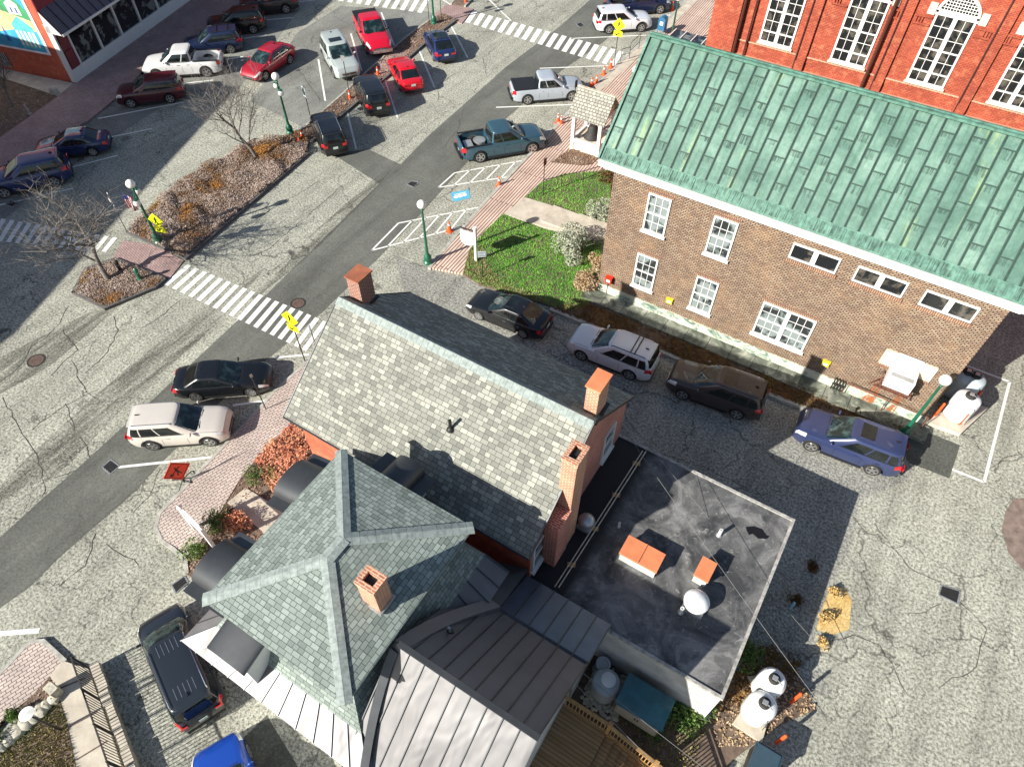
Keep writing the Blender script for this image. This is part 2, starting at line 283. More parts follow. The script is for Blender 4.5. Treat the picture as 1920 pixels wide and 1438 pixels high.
# ------------------------------------------------------------------ mesh builder
class MB:
    def __init__(s): s.v = []; s.f = []; s.mi = []
    def vert(s, p): s.v.append(Vector(p)); return len(s.v)-1
    def face(s, pts, mi=0):
        i = [s.vert(p) for p in pts]; s.f.append(i); s.mi.append(mi); return s
    def idx(s, ii, mi=0): s.f.append(list(ii)); s.mi.append(mi)
    def box(s, a, b, mi=0):
        x0, y0, z0 = a; x1, y1, z1 = b
        return s.obox(Vector(((x0+x1)/2, (y0+y1)/2, (z0+z1)/2)), Vector(((x1-x0)/2, 0, 0)), Vector((0, (y1-y0)/2, 0)), Vector((0, 0, (z1-z0)/2)), mi)
    def obox(s, c, u, v, w, mi=0):
        c = Vector(c); n = len(s.v)
        for k in (-1, 1):
            for j in (-1, 1):
                for i in (-1, 1): s.v.append(c+u*i+v*j+w*k)
        for q in ((0, 2, 3, 1), (4, 5, 7, 6), (0, 1, 5, 4), (2, 6, 7, 3), (0, 4, 6, 2), (1, 3, 7, 5)):
            s.f.append([n+a for a in q]); s.mi.append(mi)
        return s
    def bar(s, a, b, wd, ht=None, mi=0, up=(0, 0, 1)):
        a = Vector(a); b = Vector(b); d = (b-a); l = d.length
        if l < 1e-6: return s
        d /= l; up = Vector(up); sd = d.cross(up)
        if sd.length < 1e-3: sd = d.cross(Vector((1, 0, 0)))
        sd.normalize(); u2 = sd.cross(d).normalized()
        return s.obox((a+b)/2, d*l/2, sd*wd/2, u2*(ht or wd)/2, mi)
    def prism(s, poly, z0, z1, mi=0, top=None):
        n = len(poly); b = len(s.v)
        ar = sum(poly[i][0]*poly[(i+1) % n][1]-poly[(i+1) % n][0]*poly[i][1] for i in range(n))
        if ar < 0: poly = list(reversed(poly))
        for p in poly: s.v.append(Vector((p[0], p[1], z0)))
        for p in poly: s.v.append(Vector((p[0], p[1], z1)))
        s.idx(range(b+n, b+2*n), mi if top is None else top); s.idx(reversed(range(b, b+n)), mi)
        for i in range(n):
            j = (i+1) % n; s.idx((b+i, b+j, b+n+j, b+n+i), mi)
        return s
    def tube(s, pts, rads, n=8, mi=0, caps=True):
        pts = [Vector(p) for p in pts]; rings = []
        if isinstance(rads, (int, float)): rads = [rads]*len(pts)
        pv = None
        for i, p in enumerate(pts):
            d = (pts[min(i+1, len(pts)-1)]-pts[max(i-1, 0)]).normalized()
            a = pv if pv is not None else (Vector((0, 0, 1)) if abs(d.z) < .9 else Vector((1, 0, 0)))
            u = (a-d*a.dot(d)).normalized(); w_ = d.cross(u); pv = u; b = len(s.v)
            for k in range(n):
                an = 2*math.pi*k/n; s.v.append(p+(u*math.cos(an)+w_*math.sin(an))*rads[i])
            rings.append(b)
        for i in range(len(rings)-1):
            for k in range(n):
                k2 = (k+1) % n; s.idx((rings[i]+k, rings[i]+k2, rings[i+1]+k2, rings[i+1]+k), mi)
        if caps: s.idx(reversed(range(rings[0], rings[0]+n)), mi); s.idx(range(rings[-1], rings[-1]+n), mi)
        return s
    def lathe(s, c, prof, n=20, mi=0, axis=(0, 0, 1), mis=None):
        c = Vector(c); ax = Vector(axis).normalized(); a = Vector((1, 0, 0)) if abs(ax.x) < .9 else Vector((0, 1, 0))
        u = (a-ax*a.dot(ax)).normalized(); w_ = ax.cross(u); rings = []
        for r, h in prof:
            b = len(s.v)
            for k in range(n):
                an = 2*math.pi*k/n; s.v.append(c+ax*h+(u*math.cos(an)+w_*math.sin(an))*max(r, 1e-4))
            rings.append(b)
        for i in range(len(rings)-1):
            for k in range(n):
                k2 = (k+1) % n; s.idx((rings[i]+k, rings[i]+k2, rings[i+1]+k2, rings[i+1]+k), mis[i] if mis else mi)
        if prof[0][0] > .001: s.idx(reversed(range(rings[0], rings[0]+n)), mis[0] if mis else mi)
        if prof[-1][0] > .001: s.idx(range(rings[-1], rings[-1]+n), mis[-1] if mis else mi)
        return s
    def sphere(s, c, r, n=20, mi=0, sc=1.0):
        return s.lathe(c, [(r*math.sin(math.pi*i/12), -r*sc*math.cos(math.pi*i/12)) for i in range(13)], n, mi)
    def build(s, name, mats, parent=None, smooth=35, thick=0):
        if not isinstance(mats, (list, tuple)): mats = [mats]
        mats = [M[x] if isinstance(x, str) else x for x in mats]
        o0 = parent.matrix_basis.translation if parent is not None and not parent.get('_local') else Vector((0, 0, 0))
        if parent is not None and parent.parent is not None and not parent.get('_local'): o0 = o0+parent.parent.matrix_basis.translation
        me = bpy.data.meshes.new(name); me.from_pydata([tuple(p-o0) for p in s.v], [], s.f)
        for mm in mats: me.materials.append(mm)
        me.polygons.foreach_set('material_index', s.mi)
        uv = me.uv_layers.new(name='UVMap'); z = Vector((0, 0, 1))
        for p in me.polygons:
            nn = p.normal
            u = z.cross(nn)
            if u.length < .02: u = Vector((1, 0, 0))
            u.normalize(); vv = nn.cross(u)
            for li in p.loop_indices:
                co = s.v[me.loops[li].vertex_index]; uv.data[li].uv = (co.dot(u), co.dot(vv))
        if smooth:
            me.polygons.foreach_set('use_smooth', [True]*len(me.polygons)); me.set_sharp_from_angle(angle=R(smooth))
        me.update(); o = bpy.data.objects.new(name, me); COL.objects.link(o)
        if parent is not None:
            o.parent = parent
            if parent.get('_local'): o['_local'] = 1
        return o

def tag(o, label=None, cat=None, group=None, kind=None):
    if label: o['label'] = label
    if cat: o['category'] = cat
    if group: o['group'] = group
    if kind: o['kind'] = kind
    return o
def thing(name, label, cat, loc=(0, 0, 0), group=None, local=False, rz=0):
    o = bpy.data.objects.new(name, None); o.empty_display_size = .3; COL.objects.link(o); o.location = loc; o.rotation_euler = (0, 0, rz)
    if local: o['_local'] = 1
    return tag(o, label, cat, group)
def struct(name, mb, mats, **k): return tag(mb.build(name, mats, **k), kind='structure')
def copy_tree(o, parent=None):
    c = o.copy(); COL.objects.link(c)
    if parent is not None: c.parent = parent
    for ch in list(o.children): copy_tree(ch, c)
    return c
def sheet(name, poly, z, mat, px=True, fine=False):
    p = GP(poly) if px else [Vector((a[0], a[1], 0)) for a in poly]
    ar = sum(p[i].x*p[(i+1) % len(p)].y-p[(i+1) % len(p)].x*p[i].y for i in range(len(p)))
    if ar < 0: p.reverse()
    return struct(name, MB().face([(q.x, q.y, z) for q in p]), mat, smooth=0)
def line_strip(mb, a, b, wd, z=.012):
    a = G(*a); b = G(*b); a.z = b.z = z; d = (b-a).normalized(); n = Vector((-d.y, d.x, 0))*wd/2
    mb.face([a-n, b-n, b+n, a+n]); return mb

# ------------------------------------------------------------------ ground
ground = MB(); S_ = 400; ground.face([(-S_, -S_, 0), (S_, -S_, 0), (S_, S_, 0), (-S_, S_, 0)])
struct('ground', ground, 'asphalt', smooth=0)
sheet('alley_road', [(742, 480), (860, 520), (1000, 560), (1240, 655), (1500, 762), (1700, 840), (1720, 868), (1700, 900), (1610, 940), (1600, 1010), (1555, 1110), (1520, 1215), (1560, 1300), (1470, 1310), (1380, 1340), (1180, 1280), (1100, 800), (760, 560)], .004, 'alley')
sheet('parking_lot', [(470, 190), (560, 60), (640, 12), (800, 22), (862, 40), (745, 130), (640, 225), (582, 262), (560, 235), (520, 215)], .004, 'lot')
sheet('parking_bays_road', [(0, 315), (222, 184), (330, 120), (450, 28), (560, 20), (500, 100), (430, 190), (330, 185), (225, 250), (60, 365), (0, 420)], .004, 'lot')
patch_poly = [(-120, 1105), (0, 1007), (78, 936), (142, 881), (234, 797), (306, 731), (439, 607), (506, 546), (711, 345), (628, 292), (645, 286), (690, 280), (751, 309), (800, 258), (950, 125), (1050, 50), (1130, -20),
              (1260, -40), (1200, 20), (1131, 80), (1094, 105), (1050, 135), (950, 222), (834, 351), (790, 400), (709, 485), (692, 501), (610, 580), (536, 646), (450, 715), (339, 833), (309, 861), (267, 906), (234, 939), (178, 986), (106, 1050), (56, 1100), (0, 1140), (-120, 1250)]
sheet('road_patch', patch_poly, .006, 'patch')
sheet('asphalt_patch', [(1710, 795), (1728, 806), (1800, 835), (1780, 897), (1705, 868), (1690, 850)], .008, 'darkpatch')
sheet('driveway_patch', [(440, 1400), (500, 1340), (560, 1438), (470, 1500), (440, 1470)], .008, 'darkpatch')
def stainmat():
    m, t, b = nodes('tyre_stain', .9); v = coords(t, scale=(1, .12, 1), rot=R(-10)); n = noise(t, v, 1.6, 6, .7, .3); n2 = noise(t, coords(t), 14, 4, .8); b.inputs['Base Color'].default_value = (.075, .075, .062, 1)
    L(t, mix(t, ramp(t, n, [(.40, 0), (.62, .75)]), ramp(t, n2, [(.35, .2), (.6, 1)]), 1.0, 'MULTIPLY'), b.inputs['Alpha']); return m
M['stain'] = stainmat()
sheet('tyre_stain', [(-40, 950), (60, 850), (180, 740), (300, 640), (400, 565), (500, 500), (400, 615), (250, 745), (120, 880), (20, 960), (-40, 1010)], .010, 'stain')
sheet('tyre_stain', [(-40, 690), (60, 640), (160, 590), (260, 545), (90, 690), (-40, 760)], .010, 'stain')
sheet('tyre_stain', [(455, 560), (560, 460), (720, 320), (760, 290), (700, 360), (580, 480), (480, 560)], .010, 'stain')
rr0 = random.Random(41); ck = MB()
def crack(pts, wd=.035, z=.009):
    p = GP(pts); out = [p[0]]
    for a, b in zip(p, p[1:]):
        n = max(2, int((b-a).length/.35)); d = (b-a); nn = Vector((-d.y, d.x, 0)).normalized()
        for i in range(1, n+1): out.append(a+d*i/n+nn*rr0.uniform(-.09, .09)*(0 if i == n else 1))
    for a, b in zip(out, out[1:]):
        d = (b-a).normalized(); nn = Vector((-d.y, d.x, 0)); w0, w1 = wd*rr0.uniform(.3, 1.1)/2, wd*rr0.uniform(.3, 1.1)/2; q = [a-nn*w0, b-nn*w1, b+nn*w1, a+nn*w0]; ck.face([Vector((v.x, v.y, z)) for v in q])
for c_ in ([(0, 716), (28, 695), (50, 668), (58, 650), (85, 635), (112, 606), (128, 575)], [(118, 618), (132, 640), (146, 656), (95, 705)], [(133, 675), (150, 715), (162, 735), (188, 752)], [(213, 593), (222, 620), (202, 660), (160, 700)], [(219, 621), (268, 614), (300, 594), (340, 562)],
           [(5, 745), (30, 790), (42, 815), (64, 845)], [(64, 845), (80, 880), (84, 910), (78, 932)], [(60, 806), (95, 780), (140, 752), (185, 730)], [(122, 757), (130, 780), (140, 805)], [(150, 820), (165, 850), (170, 858)], [(80, 900), (120, 890), (142, 882)], [(300, 395), (380, 330), (470, 262)],
           [(450, 430), (520, 385), (600, 340)], [(500, 470), (600, 385), (640, 350)], [(880, 60), (960, 60), (1010, 72)], [(820, 190), (822, 160), (850, 140)], [(930, 90), (905, 110), (912, 140)], [(1795, 760), (1770, 790), (1850, 850)], [(1850, 880), (1880, 860), (1920, 850)], [(1790, 858), (1850, 890)],
           [(1700, 1150), (1735, 1148), (1762, 1132)], [(1560, 1200), (1600, 1190), (1650, 1210), (1700, 1300)], [(1640, 980), (1700, 1060), (1760, 1090)], [(1800, 1130), (1850, 1180), (1830, 1250), (1760, 1290)], [(1250, 690), (1270, 700), (1300, 705)], [(1020, 625), (1050, 640), (1065, 655)], [(1240, 850), (1330, 880), (1400, 915)],
           [(180, 1000), (160, 1060), (110, 1100)], [(300, 880), (280, 930), (250, 960)], [(900, 560), (930, 500)], [(700, 490), (780, 495), (800, 500)], [(560, 130), (600, 190)], [(1500, 1010), (1530, 1040), (1528, 1075)], [(200, 1020), (260, 1060)], [(870, 200), (860, 240), (830, 280)]): crack(c_)
struct('road_cracks', ck, plain('crack', (.03, .03, .026), .95, var=.2), smooth=0)
od = MB()
for a in ((310, 800), (330, 820), (440, 715), (360, 735), (235, 260), (150, 300), (300, 210), (1000, 270), (1000, 175), (960, 250), (715, 200), (765, 150), (640, 270), (820, 105), (1150, 90)):
    p = G(*a); rx = rr0.uniform(.15, .4); od.face([Vector((p.x+rx*math.cos(k*.63)*rr0.uniform(.7, 1.2), p.y+rx*math.sin(k*.63)*rr0.uniform(.7, 1.2), .0105)) for k in range(10)])
def oilm():
    m, t, b = nodes('oil_drip', .6); b.inputs['Base Color'].default_value = (.03, .03, .028, 1); L(t, ramp(t, noise(t, coords(t), 5, 5, .7), [(.42, 0), (.6, .6)]), b.inputs['Alpha']); return m
M['oil'] = oilm(); struct('oil_drips', od, 'oil', smooth=0)
# crosswalks
def crosswalk(up0, up1, lo0, lo1, n, duty=.53):
    mb = MB()
    for i in range(n):
        for_a = i/(n-1); d = duty/(n-1)
        q = []
        for (a, b), t in (((up0, up1), for_a), ((up0, up1), for_a+d), ((lo0, lo1), for_a+d), ((lo0, lo1), for_a)):
            p = G(a[0]+(b[0]-a[0])*t, a[1]+(b[1]-a[1])*t); p.z = .012; q.append(p)
        mb.face(list(reversed(q)))
    struct('crosswalk', mb, 'paint', smooth=0)
crosswalk((351, 496), (606, 601), (307, 533), (566, 655), 18)
crosswalk((886, 21), (1176, 100), (872, 42), (1158, 128), 20, .58)
crosswalk((-45, 402), (212, 445), (-70, 446), (190, 472), 17)
crosswalk((640, -38), (797, -2), (618, 0), (782, 24), 11)
# painted lines
pl = MB()
for a, b in [((184, 223), (346, 192)), ((210, 257), (285, 242)), ((123, 317), (221, 292)), ((0, 385), (136, 354)), ((346, 157), (400, 151)), ((425, 112), (456, 107)), ((458, 73), (500, 66)), ((500, 38), (551, 34)), ((560, 4), (592, 1)),
             ((597, 112), (610, 190)), ((658, 64), (678, 133)), ((715, 24), (739, 86)), ((785, 93), (815, 165)), ((842, 42), (877, 109)), ((720, 145), (746, 223)), ((649, 203), (668, 280)),
             ((1070, 73), (1212, 67)), ((1012, 129), (1140, 124)), ((930, 202), (1072, 197)), ((1020, 246), (1045, 242)), ((915, -2), (958, 40)), ((825, -3), (845, 10)), ((1245, 30), (1270, 28)),
             ((515, 671), (580, 665)), ((437, 760), (505, 751)), ((222, 876), (400, 857)), ((1800, 681), (1893, 716)), ((1893, 716), (1845, 904)), ((1845, 904), (1785, 880)), ((520, -5), (590, -8)),
             ((-30, 1190), (74, 1182))]:
    line_strip(pl, a, b, .13 if b != (74, 1182) else .2)
def hatch(quad, n, wd=.11):
    p = GP(quad)
    for q in p: q.z = .012
    def ln(a, b):
        d = (b-a).normalized(); nn = Vector((-d.y, d.x, 0))*wd/2; pl.face([a-nn, b-nn, b+nn, a+nn])
    for i in range(4): ln(p[i], p[(i+1) % 4])
    for i in range(1, n): ln(p[0].lerp(p[1], i/n), p[3].lerp(p[2], i/n))
hatch([(747, 419), (899, 389), (873, 424), (697, 470)], 6)
hatch([(852, 325), (995, 299), (968, 330), (822, 352)], 5)
struct('parking_lines', pl, 'paint', smooth=0)
bp = MB(); bp.face([G(845, 362), G(850, 379), G(882, 372), G(879, 356)])
for v in bp.v: v.z = .012
struct('blue_parking_marking', bp, 'bluepaint', smooth=0)
wm = MB()
for k in range(3):
    c = G(855+k*8, 370-k*2); c.z = .016; wm.lathe(c, [(.10+.03*(k == 1), 0), (.15+.03*(k == 1), 0), (.15+.03*(k == 1), .002), (.10+.03*(k == 1), .002)], 14)
wm.bar(G(852, 366)+Vector((0, 0, .018)), G(874, 361)+Vector((0, 0, .018)), .07, .003)
struct('white_parking_symbol', wm, 'paint', smooth=0)
# manholes and drains: things set into the road
def manhole(px, r, label, mat='iron', ring=True):
    c = G(*px); o = thing('manhole_cover', label, 'manhole cover', c)
    MB().lathe(c, [(r+.09, 0), (r+.09, .012), (r, .014), (r, .008)], 28).build('frame', 'iron', o)
    mb = MB().lathe(c, [(r, .004), (r, .012), (.001, .013)], 28)
    for i in range(-3, 4):
        for j in range(-3, 4):
            if (i*i+j*j) < 9: mb.box((c.x+i*r*.26-.03, c.y+j*r*.26-.03, .012), (c.x+i*r*.26+.03, c.y+j*r*.26+.03, .019))
    mb.build('lid', mat, o)
manhole((68, 676), .36, 'round dark manhole cover in the pale road at the far left', 'ironbrown')
manhole((559, 569), .34, 'round brown manhole cover beside the yellow walking sign near the brick house', 'ironbrown')
def drain(quad, label, nb=6, two=True):
    p = GP(quad); c = sum(p, Vector())/4; c.z = 0; o = thing('storm_drain', label, 'drain', c); u = (p[1]-p[0]); v = (p[3]-p[0])
    fr = MB()
    for i in range(4): a, b = p[i].copy(), p[(i+1) % 4].copy(); a.z = b.z = .012; fr.bar(a, b, .06, .02)
    fr.build('frame', 'galv', o); MB().face([Vector((q.x, q.y, .009)) for q in p]).build('pit', 'black', o, smooth=0)
    g = MB()
    for i in range(1, nb+1): a = p[0]+u*(i/(nb+1)); b = a+v; a.z = b.z = .016; g.bar(a, b, u.length/(nb+1)*.4, .012)
    for i in range(1, 4): a = p[0]+v*(i/4); b = a+u; a.z = b.z = .017; g.bar(a, b, .035, .012)
    g.build('grate', 'iron', o)
drain([(192, 876), (208, 862), (224, 874), (207, 889)], 'square street drain grate at the end of the white bay line left')
drain([(763, 346), (772, 340), (785, 342), (776, 352)], 'dark street drain in the road centre strip beside the hatched bay')
drain([(1080, 46), (1089, 43), (1096, 48), (1087, 52)], 'small dark drain in the road near the silver crossover')
drain([(322, 1097), (346, 1080), (353, 1092), (330, 1112)], 'drain grate beside the black awning corner at the lower left', 9)
drain([(1765, 1097), (1800, 1108), (1795, 1132), (1760, 1115)], 'rusty drain grate in the open asphalt at the lower right', 8)
drain([(10, 384), (20, 376), (32, 378), (24, 389)], 'drain at the end of the bay line behind the left blue crossover')
sheet('dirt_patch', [(1885, 960), (1900, 935), (1960, 930), (1990, 1000), (1960, 1080), (1920, 1070), (1890, 1035), (1878, 995)], .012, plain('worn_earth', (.20, .15, .125), 1, var=.4, scale=3, bmp=.6))

# ------------------------------------------------------------------ kerbs, walks, beds
def kerb(name, pts, wd=.15, h=.14, mat='curb', z=True):
    mb = MB(); p = GP(pts)
    for i in range(len(p)-1):
        a, b = p[i].copy(), p[i+1].copy(); d = (b-a).normalized(); a -= d*wd*.3; b += d*wd*.3; a.z = b.z = h/2; mb.bar(a, b, wd, h)
    for i, v in enumerate(mb.v): v.z += .0011*((i//8) % 5)
    return struct(name, mb, mat)
def raised(name, poly, h, mat):
    mb = MB(); mb.prism([(q.x, q.y) for q in GP(poly)], -.05, h); return struct(name, mb, mat, smooth=0)
KR = [(806, 505), (820, 486), (905, 387), (985, 301), (1024, 263), (1052, 228), (1085, 192), (1130, 152), (1180, 104), (1222, 70), (1290, 0), (1330, -45)]
raised('sidewalk', KR+[(1520, -45), (1460, 120), (1300, 340), (1145, 322), (1060, 328), (1012, 347), (984, 374), (945, 405), (905, 440), (880, 472), (868, 516)], .13, 'brickwalk2')
kerb('kerb', KR, .2, .145)
# lighter concrete band at the kerb by the crossing
raised('sidewalk_border', [(1085, 190), (1130, 152), (1180, 104), (1222, 70), (1290, 0), (1310, 0), (1240, 72), (1195, 112), (1145, 158), (1098, 196)], .137, 'concrete')
lawn1 = [(868, 516), (880, 472), (905, 440), (943, 404), (1030, 436), (1128, 458), (1122, 560), (1100, 575), (1070, 588), (1000, 566), (900, 536)]
raised('lawn_bed', lawn1, .11, 'soil')
raised('path', [(945, 405), (984, 374), (1030, 388), (1085, 408), (1140, 428), (1136, 455), (1060, 436), (1022, 430)], .16, 'concrete')
raised('path_step', [(1014, 420), (1038, 391), (1085, 408), (1140, 428), (1136, 455), (1060, 436)], .26, 'concrete')
raised('path_step', [(1068, 432), (1086, 409), (1140, 428), (1136, 455)], .36, 'concrete')
lawn2 = [(984, 374), (1014, 346), (1060, 330), (1146, 322), (1142, 428), (1085, 408), (1036, 389)]
raised('lawn_bed', lawn2, .12, 'soil')
raised('mulch_bed', [(1033, 308), (1065, 285), (1075, 284), (1122, 300), (1110, 312), (1090, 314)], .15, 'soil')
bed = [(1033, 582), (1095, 607), (1237, 660), (1281, 679), (1428, 736), (1508, 767), (1640, 815), (1688, 835), (1706, 812), (1560, 752), (1350, 671), (1190, 606), (1088, 566)]
raised('planting_bed', bed, .12, 'soil')
kerb('kerb', [(1033, 583), (1095, 608), (1237, 661), (1281, 680), (1428, 737), (1508, 768), (1640, 817)], .22, .17)
SL = [G(1088, 566), G(1706, 812)]
sl_ = MB(); y0, y1 = 25.95, 26.78
x = -11.3; k = 0
while x < 6.6:
    sl_.box((x, 25.75+.01*(k % 3), -.02), (x+1.2, 26.76, .2+.008*(k % 2))); x += 1.225; k += 1
struct('walkway', sl_, 'slab')
# left-hand brick walk
raised('sidewalk', [(600, 652), (570, 690), (514, 740), (500, 757), (339, 928), (303, 967), (296, 992), (306, 1012), (330, 1026), (350, 1040), (362, 1042), (400, 985), (452, 900), (478, 868), (548, 795), (640, 700)], .13, 'brickwalk')
kerb('kerb', [(600, 650), (570, 688), (514, 738), (500, 755), (339, 926), (301, 965), (294, 992), (304, 1015), (328, 1032), (350, 1052), (352, 1075)], .15, .14)
bedL = [(362, 1042), (400, 985), (452, 900), (478, 868), (548, 795), (640, 900), (560, 1010), (400, 1110), (352, 1078), (350, 1050)]
raised('planting_bed', bedL, .10, 'soil')
raised('front_path', [(428, 945), (462, 917), (540, 965), (600, 1010), (540, 1060), (490, 995)], .14, 'concrete')
# median bed
med = [(527, 262), (560, 252), (580, 268), (576, 292), (350, 484), (338, 484), (292, 460), (241, 438), (250, 424), (350, 335), (420, 300), (470, 270)]
raised('median_bed', med, .11, 'soil'); kerb('kerb', [(578, 290), (350, 486), (292, 461), (241, 438)], .22, .17, 'curbd'); kerb('kerb', [(241, 437), (250, 423), (350, 333), (420, 298), (475, 262)], .15, .12)
raised('brick_crossing', [(233, 452), (292, 462), (345, 490), (318, 524), (262, 505), (212, 484)], .05, 'brickwalk3')
isl = [(140, 551), (164, 507), (217, 489), (309, 526), (292, 541), (199, 580)]
raised('island_bed', isl, .12, 'soil'); kerb('kerb', isl+[isl[0]], .2, .17, 'curbd')
strip = [(566, 246), (640, 182), (690, 136), (760, 74), (812, 36), (830, 28), (856, 40), (800, 80), (736, 136), (690, 176), (618, 236), (585, 268)]
raised('median_strip', strip, .12, 'soil'); kerb('kerb', [(566, 246), (640, 182), (690, 136), (760, 74), (812, 36)], .15, .15); kerb('kerb', [(585, 268), (620, 236), (690, 177), (736, 137), (800, 81), (856, 40)], .2, .16, 'curbd')
raised('median_brick', [(700, 130), (740, 98), (768, 102), (718, 146)], .135, 'brickwalk3')
raised('brick_crossing', [(812, 30), (838, 10), (888, 18), (866, 46), (846, 40)], .06, 'brickwalk3')
raised('median_bed', [(846, 10), (880, -30), (900, -20), (872, 14)], .12, 'soil'); kerb('kerb', [(846, 10), (880, -30)], .15, .15); kerb('kerb', [(872, 14), (905, -22)], .15, .15)
# shop side
raised('sidewalk', [(-60, 355), (0, 318), (164, 231), (220, 186), (266, 140), (330, 110), (390, 72), (450, 26), (490, 0), (420, -60), (150, 90), (139, 160), (111, 181), (0, 261), (-60, 300)], .12, 'brickwalk3')
raised('shop_path', [(-60, 120), (0, 131), (139, 160), (111, 184), (0, 148), (-60, 140)], .16, 'concrete')
raised('mulch_bed', [(-60, 135), (0, 146), (111, 183), (0, 262), (-60, 300)], .13, 'soil')
# lower left
raised('sidewalk', [(-60, 1340), (0, 1271), (52, 1216), (62, 1208), (84, 1206), (120, 1240), (97, 1270), (60, 1310), (0, 1362), (-60, 1420)], .13, 'brickwalk')
kerb('kerb', [(-60, 1338), (0, 1268), (50, 1214), (62, 1205), (84, 1203), (124, 1240)], .15, .14)
raised('concrete_walk', [(97, 1268), (120, 1240), (157, 1252), (170, 1256), (195, 1330), (235, 1450), (260, 1520), (165, 1520), (146, 1438), (128, 1350), (112, 1300)], .14, 'concrete')
wj = MB()
for a, b in (((108, 1295), (163, 1273)), ((132, 1365), (186, 1336)), ((148, 1425), (205, 1390))):
    p, q = G(*a), G(*b); p.z = q.z = .147; wj.bar(p, q, .05, .006)
struct('walk_joints', wj, 'ironbrown')
raised('mulch_bed', [(97, 1270), (111, 1300), (60, 1335), (20, 1340), (-60, 1440), (-60, 1420), (0, 1362), (60, 1310)], .14, 'soil')
raised('lawn_bed', [(111, 1302), (128, 1350), (146, 1438), (165, 1520), (-60, 1520), (-60, 1440), (20, 1400)], .15, 'soil')
# rear yard
raised('rear_yard', [(1060, 1280), (1130, 1195), (1330, 1350), (1400, 1240), (1440, 1215), (1490, 1245), (1510, 1290), (1530, 1330), (1460, 1360), (1380, 1420), (1300, 1520), (960, 1520)], .02, 'soil')

# ------------------------------------------------------------------ windows and roofs
def window(par, c, u, n, w_, h_, cols=3, rows=4, pane='glass', lights=1, sill=True, split=True, fr=.07, name='window', mull=.14, label=None):
    c = Vector(c); u = Vector(u); n = Vector(n); z = Vector((0, 0, 1)); f = MB(); D = .07
    def b(uc, zc, uw, zh, d=D, off=0.0): f.obox(c+u*uc+z*zc+n*(d/2+off), u*uw/2, n*d/2, z*zh/2)
    b(-w_/2+fr/2, h_/2, fr, h_); b(w_/2-fr/2, h_/2, fr, h_); b(0, fr/2, w_-2*fr, fr, D); b(0, h_-fr/2, w_-2*fr, fr, D)
    iw = (w_-2*fr-(lights-1)*mull)/lights; cx = [-w_/2+fr+iw/2+i*(iw+mull) for i in range(lights)]
    for i in range(lights-1): b((cx[i]+cx[i+1])/2, h_/2, mull, h_-2*fr, D*.95)
    ih = h_-2*fr
    for x in cx:
        if split:
            for s in split if isinstance(split, (list, tuple)) else (.5,): b(x, fr+ih*s, iw, .07, D*.9)
        for k in range(1, cols): b(x-iw/2+iw*k/cols, h_/2, .028, ih, .035)
        for k in range(1, rows): b(x, fr+ih*k/rows, iw, .028, .032)
    o = f.build(name, 'white', par)
    if label: o['label'] = label
    g = MB(); g.obox(c+z*h_/2+n*.008, u*(w_/2-.01), n*.008, z*(h_/2-.01)); g.build('pane', pane, o)
    if sill: s = MB(); s.obox(c-z*.05+n*.07, u*(w_/2+.07), n*.085, z*.045); s.build('sill', sill if isinstance(sill, str) else 'white', o)
    return o
def slab(mb, pts, t, mi=0):
    p = [Vector(q) for q in pts]; n = (p[1]-p[0]).cross(p[2]-p[0]).normalized()
    if n.z < 0: p.reverse(); n = -n
    q = [a-n*t for a in p]; mb.face(p, mi); mb.face(list(reversed(q)), mi)
    for i in range(len(p)):
        j = (i+1) % len(p); mb.face([p[i], q[i], q[j], p[j]], mi)
    return n
def seams(mb, a0, a1, b0, b1, n, h=.05, w_=.035, mi=0, nrm=None):
    a0, a1, b0, b1 = map(Vector, (a0, a1, b0, b1))
    for i in range(n+1):
        t = i/n; p = a0.lerp(a1, t); q = b0.lerp(b1, t); mb.bar(p+nrm*h/2, q+nrm*h/2, w_, h, mi, up=nrm)
X_, Y_, Z_ = Vector((1, 0, 0)), Vector((0, 1, 0)), Vector((0, 0, 1))

# ---- brown brick building with the green copper roof
WY = 26.8
bb = thing('brown_brick_building', 'brown brick building with a green copper roof beside the alley', 'building', (-2, 30.8, 0))
BX0, BX1, BY1 = -10.75, 6.62, 34.8
mb = MB()
E_ = 8.0; RZ, RY = 12.45, 30.8
mb.face([(BX0, WY, .7), (BX1, WY, .7), (BX1, WY, E_), (BX0, WY, E_)])
mb.face([(BX1, WY, .7), (BX1, BY1, .7), (BX1, BY1, E_), (BX1, RY, RZ-.25), (BX1, WY, E_)])
mb.face([(BX0, BY1, .7), (BX0, WY, .7), (BX0, WY, E_), (BX0, RY, RZ-.25), (BX0, BY1, E_)])
mb.face([(BX1, BY1, .7), (BX0, BY1, .7), (BX0, BY1, E_), (BX1, BY1, E_)])
mb.build('wall', 'brownbrick', bb, smooth=0)
MB().box((BX0-.06, WY-.06, -.1), (BX1+.06, BY1+.06, .7)).build('foundation', 'found', bb, smooth=0)
rx0, rx1, re = -11.5, 8.6, 8.36
sl = (RZ-re)/(RY-26.55)
rf = MB(); na = slab(rf, [(rx0, 26.55, re), (rx1, 26.55, re), (rx1, RY, RZ), (rx0, RY, RZ)], .12); nb = slab(rf, [(rx0, 35.05, re), (rx1, 35.05, re), (rx1, RY+.003, RZ), (rx0, RY+.003, RZ)], .12)
roof = rf.build('roof', 'copper', bb, smooth=0)
sm = MB(); npan = 36; pw = (rx1-rx0)/npan
def onroof(x, t, up=0): return Vector((x, 26.55+(RY-26.55)*t, re+(RZ-re)*t))+na*up
for i in range(npan+1):
    x = rx0+pw*i; sm.bar(onroof(x, .105, .03), onroof(x, .985, .03), .045, .06, up=na); sm.bar(onroof(x+.06, .105, .008), onroof(x+.06, .985, .008), .04, .016, up=na)
rr_ = random.Random(3)
